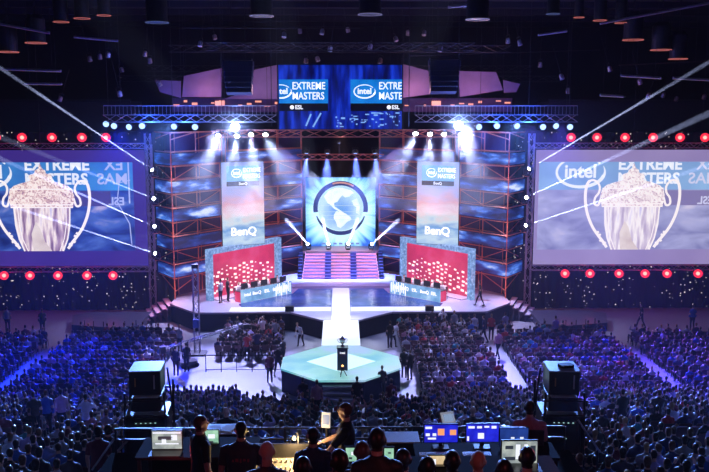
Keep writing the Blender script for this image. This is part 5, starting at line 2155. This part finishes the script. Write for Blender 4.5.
# tablets on stalks
for px, py, w_, h_, Y, rx_, rz_, lab in ((326, 420, 9, 15, 12.3, -.1, -.25, 'white framed tablet on a stalk left of the profile crew member'), (448, 418, 14, 12, 13.2, -.6, .35, 'white framed tablet tilted back above the leftmost blue monitor')):
    c = at(px, py, Y)
    k = Y * 1.08 / F
    t_ = thing('tablet', lab, 'tablet', c, rz_)
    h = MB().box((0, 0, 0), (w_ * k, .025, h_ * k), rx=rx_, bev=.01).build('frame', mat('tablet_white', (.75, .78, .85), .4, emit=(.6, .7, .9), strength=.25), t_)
    MB().box((0, -.016, .01), (w_ * k * .7, .01, h_ * k * .6), rx=rx_).build('display', glow('tablet_face', (.25, .35, .55), .9), t_)
    MB().tube((0, .03, 0), (0, .06, PB - c.z + .02), .02, 6).box((0, .06, PB - c.z + .02), (.34, .34, .03)).build('stalk', M_steel, t_)

# road cases
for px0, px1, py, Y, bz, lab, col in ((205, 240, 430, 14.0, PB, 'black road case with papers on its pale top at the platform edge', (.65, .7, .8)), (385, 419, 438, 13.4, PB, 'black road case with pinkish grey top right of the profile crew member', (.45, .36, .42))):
    a, c = at(px0, py, Y), at(px1, py, Y)
    W_ = c.x - a.x
    H_ = a.z - bz
    t_ = thing('road_case', lab, 'case', ((a.x + c.x) / 2, Y, bz))
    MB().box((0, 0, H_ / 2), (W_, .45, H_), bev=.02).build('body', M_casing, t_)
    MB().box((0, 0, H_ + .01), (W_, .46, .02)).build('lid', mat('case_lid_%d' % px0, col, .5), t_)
    for sx_ in (-1, 1):
        MB().box((sx_ * W_ / 2, -.23, H_ / 2), (.02, .02, H_)).build('edge_strip', M_alu, t_)
    MB().box((0, -.235, H_ * .6), (.12, .015, .05)).build('handle', M_alu, t_)
    if px0 == 205:
        for dx, r0, nm_ in ((-.12, .2, 'left'), (.1, -.3, 'right')):
            o = MB().box((0, 0, .004), (.2, .28, .006)).build('paper_sheet', mat('paper', (.85, .85, .88), .7))
            o.location = ((a.x + c.x) / 2 + dx, Y, bz + H_ + .022)
            o.rotation_euler = (0, 0, r0)
            tag(o, 'white paper sheet lying on the road case, %s one' % nm_, 'paper')

# warm lit mixing desk
c = at(283, 450, 11.6)
mx_ = thing('mixing_desk', 'mixing desk with rows of faders under warm gooseneck lamp light', 'mixing desk', (c.x, 11.6, PB))
MB().box((0, 0, .76), (1.0, .75, .08), rx=.12, bev=.02).build('chassis', mat('desk_grey_panel', (.32, .30, .28), .4), mx_)
for sx_ in (-1, 1):
    MB().box((sx_ * .46, 0, .36), (.05, .6, .72)).build('leg', M_steel, mx_)
for r_ in range(3):
    b = MB()
    for i in range(14):
        b.box((-.44 + i * .068, -.22 + r_ * .2, .80 + r_ * .025), (.02, .05, .03))
    b.build('fader_row', mat('fader_white', (.8, .78, .7), .4), mx_)
MB().box((0, .33, .93), (.98, .05, .24)).build('meter_bridge', M_casing, mx_)
gl_ = MB().path([(.2, .34, 1.0), (.2, .36, 1.15), (.18, .30, 1.24), (.15, .2, 1.22)], .012, 6).build('gooseneck', M_steel, mx_)
MB().lathe([(.015, 0), (.035, -.05), (.03, -.055)], 10, (.15, .2, 1.22)).build('lamp_head', glow('warm_bulb', (1, .75, .4), 2.5), gl_)
point('desk_lamp', (c.x + .15, 11.78, PB + 1.12), 34, (1, .64, .28), .03)
point('desk_red_glow', at(172, 455, 11.9), 5, (1, .08, .1), .05)
# papers and keyboards on the desks
kb = [(433, 451, 12.25, 'white keyboard in front of the leftmost blue monitor'), (476, 452, 12.25, 'white keyboard in front of the middle blue monitor')]
for px, py, Y, lab in kb:
    c = at(px, py, Y)
    t_ = thing('keyboard', lab, 'keyboard', (c.x, 12.17, DT))
    MB().box((0, 0, .012), (.42, .14, .02), bev=.01).build('base', mat('keyboard_pale', (.6, .65, .75), .4), t_)
    b = MB()
    for r_ in range(4):
        for i in range(12):
            b.box((-.18 + i * .033, -.045 + r_ * .03, .026), (.026, .022, .008))
    tag(b.build('keys', mat('keys_grey', (.35, .38, .45), .4), t_), kind='stuff')

# ------------------------------------------------------------------ projector towers
for k, (px, side) in enumerate(((147, 'left'), (561.5, 'right'))):
    Y = 17.6
    tp = at(px, 367, Y)
    g = ground(Y)
    t_ = thing('projector_tower', 'black projector tower with bluish lit top standing %s in the audience' % side, 'tower', (tp.x, Y, g), .06 if k == 0 else -.05)
    top = tp.z - g
    kx = Y * 1.05 / F
    bw_ = 30 * kx
    MB().box((0, 0, top - .25), (bw_, .72, .5), bev=.02).build('projector_housing', M_casing, t_)
    MB().box((0, 0, top + .012), (bw_, .72, .024), bev=.02).build('housing_lid', mat('lid_blue_lit', (.40, .50, .60), .45), t_)  # bluish light on the box top put into the lid colour
    if k == 1:
        MB().box((.08, -.05, top + .05), (.3, .22, .06), rz=.3, bev=.03).build('black_bag', M_black, t_)
    MB().box((bw_ * .3, -.37, top - .22), (.03, .02, .3)).build('grip', M_alu, t_)
    MB().box((-bw_ * .3, -.37, top - .22), (.02, .02, .18)).build('grip', mat('grip_amber', (.45, .25, .1), .5), t_)
    MB().lathe([(.13, 0), (.13, .2), (.1, .22)], 14, (0, .36, top - .25), M=Euler((-PI / 2, 0, 0)).to_matrix()).build('lens', M_glassblack, t_)
    MB().box((0, 0, top - .72), (bw_ * .95, .66, .3), bev=.02).build('second_projector', M_casing, t_)
    MB().box((0, -.02, top - .555), (bw_ * .8, .66, .03)).build('second_lid', mat('lid_blue_lit', (.40, .50, .60), .45), t_)  # second top carries the same painted bluish light
    MB().box((0, 0, top - 1.35), (bw_ * 1.35, .8, .85), bev=.02).build('equipment_rack', M_casing, t_)
    b = MB()
    for sx_ in (-1, 1):
        for sy_ in (-1, 1):
            b.tube((sx_ * bw_ * .72, sy_ * .45, 0), (sx_ * bw_ * (.72 if sy_ > 0 else .62), sy_ * .45, top - .42), .025, 6)
        b.tube((sx_ * bw_ * .72, -.45, .9), (sx_ * bw_ * .72, .45, .9), .02, 5)
        b.tube((sx_ * bw_ * .72, .45, top - 1.2), (sx_ * bw_ * .55, .45, top - .15), .022, 5)
    for z in (.12, .9, top - 1.8, top - .95, top - .6):
        for sy_ in (-1, 1):
            b.tube((-bw_ * .74, sy_ * .46, z), (bw_ * .74, sy_ * .46, z), .022, 5)
    for a_, c_ in ((.12, .9), (.9, top - 1.8)):
        b.tube((-bw_ * .72, -.46, a_), (bw_ * .72, -.46, c_), .018, 5)
    b.build('scaffold_frame', M_steel, t_)
    m = MB()
    for i in range(5):
        m.box((-.2 + i * .1, -.415, top - 1.1), (.03, .01, .015))
    m.box((.05, -.415, top - 1.45), (.05, .01, .012))
    m.build('status_lamps', glow('rack_led', (.5, .9, .8), .9), t_)

# handrails at the left stair
for k, (q0, q1, Y, lab) in enumerate((((97, 474), (128, 440), 14.6, 'slanting steel handrail at lower left, nearer one'), ((92, 470), (124, 425), 16.4, 'slanting steel handrail at lower left, farther one'), ((578, 420), (600, 452), 16.0, 'slanting steel handrail beside the right projector tower'))):
    p, q = at(*q0, Y), at(*q1, Y)
    t_ = thing('handrail', lab, 'handrail', (p.x, Y, ground(Y)))
    o_ = Vector((p.x, Y, ground(Y)))
    MB().tube(p - o_, q - o_, .022, 6).build('rail', M_alu, t_)
    for f in (.1, .9):
        u = p.lerp(q, f) - o_
        MB().tube((u.x, 0, 0), u, .018, 6).build('post', M_steel, t_)

# ------------------------------------------------------------------ camera mast, jib and barrier on the left floor
p = on(197.5, 354, 0)
t_ = thing('lighting_mast', 'tall blue lit truss mast standing on the floor left of the stage', 'mast', p)
ht = at(197.5, 268, p.y).z
MB().truss((0, 0, .1), (0, 0, ht), .32, .5, .03).build('truss', M_alu, t_)
MB().box((0, 0, .05), (1.1, 1.1, .1), bev=.1).build('base_plate', M_black, t_)
MB().box((0, 0, ht + .12), (.4, .4, .24), bev=.05).build('head_block', M_casing, t_)
MB().box((0, -.2, 2.0), (.36, .3, .5), bev=.03).build('dimmer_box', mat('box_blue', (.06, .12, .4), .5), t_)
p = on(188, 366, 0)
t_ = thing('camera_jib', 'black camera jib on a wheeled base left of the pale floor', 'camera jib', p, .5)
MB().box((0, 0, .22), (1.0, .8, .25), bev=.1).build('dolly', M_casing, t_)
for sx_ in (-1, 1):
    for sy_ in (-1, 1):
        MB().lathe([(.12, -.04), (.13, 0), (.12, .04)], 12, (sx_ * .42, sy_ * .42, .13), M=Euler((PI / 2, 0, 0)).to_matrix()).build('wheel', M_black, t_)
MB().tube((0, 0, .3), (0, 0, 1.5), .07, 8).build('column', M_steel, t_)
MB().truss((-1.4, 0, 1.25), (3.6, 0, 2.1), .14, .4, .018).build('arm', M_steel, t_)
MB().box((-1.5, 0, 1.2), (.35, .3, .4), bev=.04).build('counterweight', M_casing, t_)
MB().box((3.75, 0, 1.95), (.35, .2, .24), bev=.03).box((3.98, 0, 1.95), (.12, .12, .12)).build('camera', M_casing, t_)
for (a0_, a1_, lab) in (((206, 372), (283, 372), 'low grey crowd barrier along the pale floor on the left'),):
    p, q = on(*a0_, 0), on(*a1_, 0)
    t_ = thing('crowd_barrier', lab, 'barrier', p)
    d = q - p
    b = MB().tube((0, 0, 1.0), d + V(0, 0, 1.0), .03, 6).tube((0, 0, .15), d + V(0, 0, .15), .02, 6)
    b.build('rail', M_steel, t_)
    for i in range(6):
        u = d * (i / 5)
        MB().tube(u, u + V(0, 0, 1.0), .025, 5).build('post', M_steel, t_)
# ================================================================== LIGHT
WHITE = (0.86, 0.9, 1.0)
BLUE = (0.10, 0.16, 1.0)
FAN = [-3.2, -1.0, 0.8, 4.2]
for k, p in enumerate(WSP):
    dx = FAN[k] if k < 4 else -FAN[7 - k]
    tg = (p.x + dx * 1.6, 58.5, 1.3)
    beam_haze(p + Vector((0, -0.3, -0.15)), tg, 46, (1.3, 2.8, 5.0), 0.026, 'white cone of light in haze before the %s banner, %s of four' % ('left' if k < 4 else 'right', wo[k] if k < 4 else wo[7 - k]))
    spot('white_spot', p + Vector((0, -0.3, -0.15)), tg, 12000, (0.5, 0.58, 1.0), 44, 1.0, 0.12)
for k, p in enumerate(BWP):
    beam_haze(p + Vector((0, -0.2, -0.3)), (p.x * 1.35, 68.5, 0), 40, (1.5, 3.0, 4.6), 0.008, 'blue cone of light in haze over the globe screen, %s' % bo_[k])
    spot('blue_wash', p + Vector((0, -0.2, -0.3)), (p.x * 1.35, 68.5, 0), 45000, (0.16, 0.24, 1.0), 32, 0.6, 0.1)
spot('centre_pin', CWP + Vector((0, -.2, -.3)), (0, 69, 0), 5000, (1, 0.95, 0.7), 12, 0.5, 0.05)
for k, (px, py) in enumerate(((235, 127), (458.5, 125.5))):
    p = at(px, py, 60.3)
    point('flood_glow', p, 900, (0.2, 0.35, 1.0), 0.3)
    q = p + Vector((0, 0, 0))
    beam_haze(q, (p.x * .6, 0, 9), 110, (.35, .8, 1.5), 0.05, 'bluish glow of haze right in front of the %s large white lamp' % ('left' if k == 0 else 'right'), .2)
    spot('flood_front', q, (p.x * .6, 0, 9), 2600, (0.45, 0.6, 1.0), 100, 1.0, 0.05)
for k, (a, e, ang, pw) in enumerate(BEAMS):
    far = 5.0 if k < 4 else 19.0
    beam_haze(a, e, ang, (far * .25, far * .5, far), 0.025 if k < 4 else .0075, 'sharp pale beam rising from the upper deck, %s' % dk_names[k] if k < 4 else 'long thin pale beam crossing the %s giant screen, %s' % (tb[k - 4][0], lvw[tb[k - 4][2]]), .06)
    spot('sharp_beam', a, e, pw, (0.5, 0.58, 1.0), ang, 0.25, 0.03 if k < 4 else 0.004)
for i, (px, py) in enumerate(BL):
    p = at(px, py, 60.8)
    if i % 2 == 0:
        spot('beam_wash', p, (tgt[i][0] * 1.1, tgt[i][1] - 2, 0), 14000, (0.08, 0.16, 1.0), 45, 0.8, 0.15)
for x in (-11, 11, -13.5, 13.5):
    point('blue_haze_glow', (x, 60.4, 14.0), 700, (0.03, 0.12, 1.0), 0.4)
# added warm points before the truss walls, no fixtures, to redden the pipes
for s in (-1, 1):
    for x, y in ((12.0, 59.6), (6.0, 66.8)):
        for z in (2.6, 6.4, 10.4):
            point('scaffold_fill', (s * x, y, z), 110, (1.0, 0.34, 0.2), 0.3)
    # booth wash and stage wash
    spot('booth_wash', (s * 5.0, 57.5, 12.5), (s * 7.4, 63.0, 1.5), 12000, (1.0, 0.62, 0.75), 34, 0.7, 0.3)
    spot('stage_wash', (s * 4.0, 60.0, 14.0), (s * 2.0, 64.5, 1.3), 7000, (0.5, 0.35, 1.0), 40, 0.9, 0.3)
# catwalk and octagon from the roof
for s in (-1, 1):
    spot('catwalk_white', (s * 5.5, 61.0, 14.4), (0, 53.0, 1.3), 18000, (0.72, 0.78, 1.0), 22, 0.6, 0.2)
    spot('octagon_wash', (s * 3.5, 61.0, 14.4), (0, 45.2, 1.3), 9000, (0.6, 0.95, 1.0), 22, 0.6, 0.2)
spot('stair_wash', (0, 60.0, 14.5), (0, 69.5, 2.0), 16000, (1.0, 0.6, 0.66), 30, 0.6, 0.3)
# audience washes from the lamps under the walkways
for s in (-1, 1):
    spot('floor_wash', (s * 9.0, 60.6, 14.2), (s * 6.5, 46.5, 0), 75000, (0.4, 0.42, 1.0), 42, 0.8, 0.2)
    spot('crowd_wash', (s * 15.5, 60.6, 14.0), (s * 13.0, 40, 0), 150000 if s < 0 else 120000, (0.0, 0.01, 1.0) if s < 0 else (0.10, 0.07, 1.0), 50, 0.9, 0.3)
    spot('crowd_wash', (s * 13.0, 60.6, 14.0), (s * 22.0, 40, 0), 100000 if s < 0 else 110000, (0.0, 0.01, 1.0) if s < 0 else (0.14, 0.07, 1.0), 50, 0.9, 0.3)
    spot('far_crowd_wash', (s * 12.0, 60.6, 14.2), (s * 9.0, 20, 5), 170000, (0.15, 0.32, 1.0), 34, 0.9, 0.3)
# dim house light and desk light
area('house_light', (0, 24, 22), (0, 20, 0), 60, (0.15, 0.2, 1.0), 30, 14)
area('roof_glow', (0, 70, 17.0), (0, 66, 23), 25, (0.15, 0.12, 0.9), 24, 4)
point('gauze_glow_left', at(205, 92, 64.5), 130, (0.9, 0.4, 0.45), 0.4)
point('gauze_glow_right', at(478, 92, 64.5), 260, (0.9, 0.4, 0.45), 0.4)
point('gauze_glow_left', at(268, 90, 64.5), 160, (0.9, 0.5, 0.6), 0.4)
point('gauze_glow_right', at(415, 90, 64.5), 160, (0.9, 0.4, 0.5), 0.4)
point('crew_red_glow', (-2.6, 6.0, 12.6), 22, (1.0, 0.12, 0.16), 0.4)
point('crew_red_glow', (1.5, 6.2, 12.8), 18, (1.0, 0.18, 0.22), 0.4)
point('crew_red_glow', (2.9, 9.6, 11.3), 8, (1.0, 0.2, 0.25), 0.2)
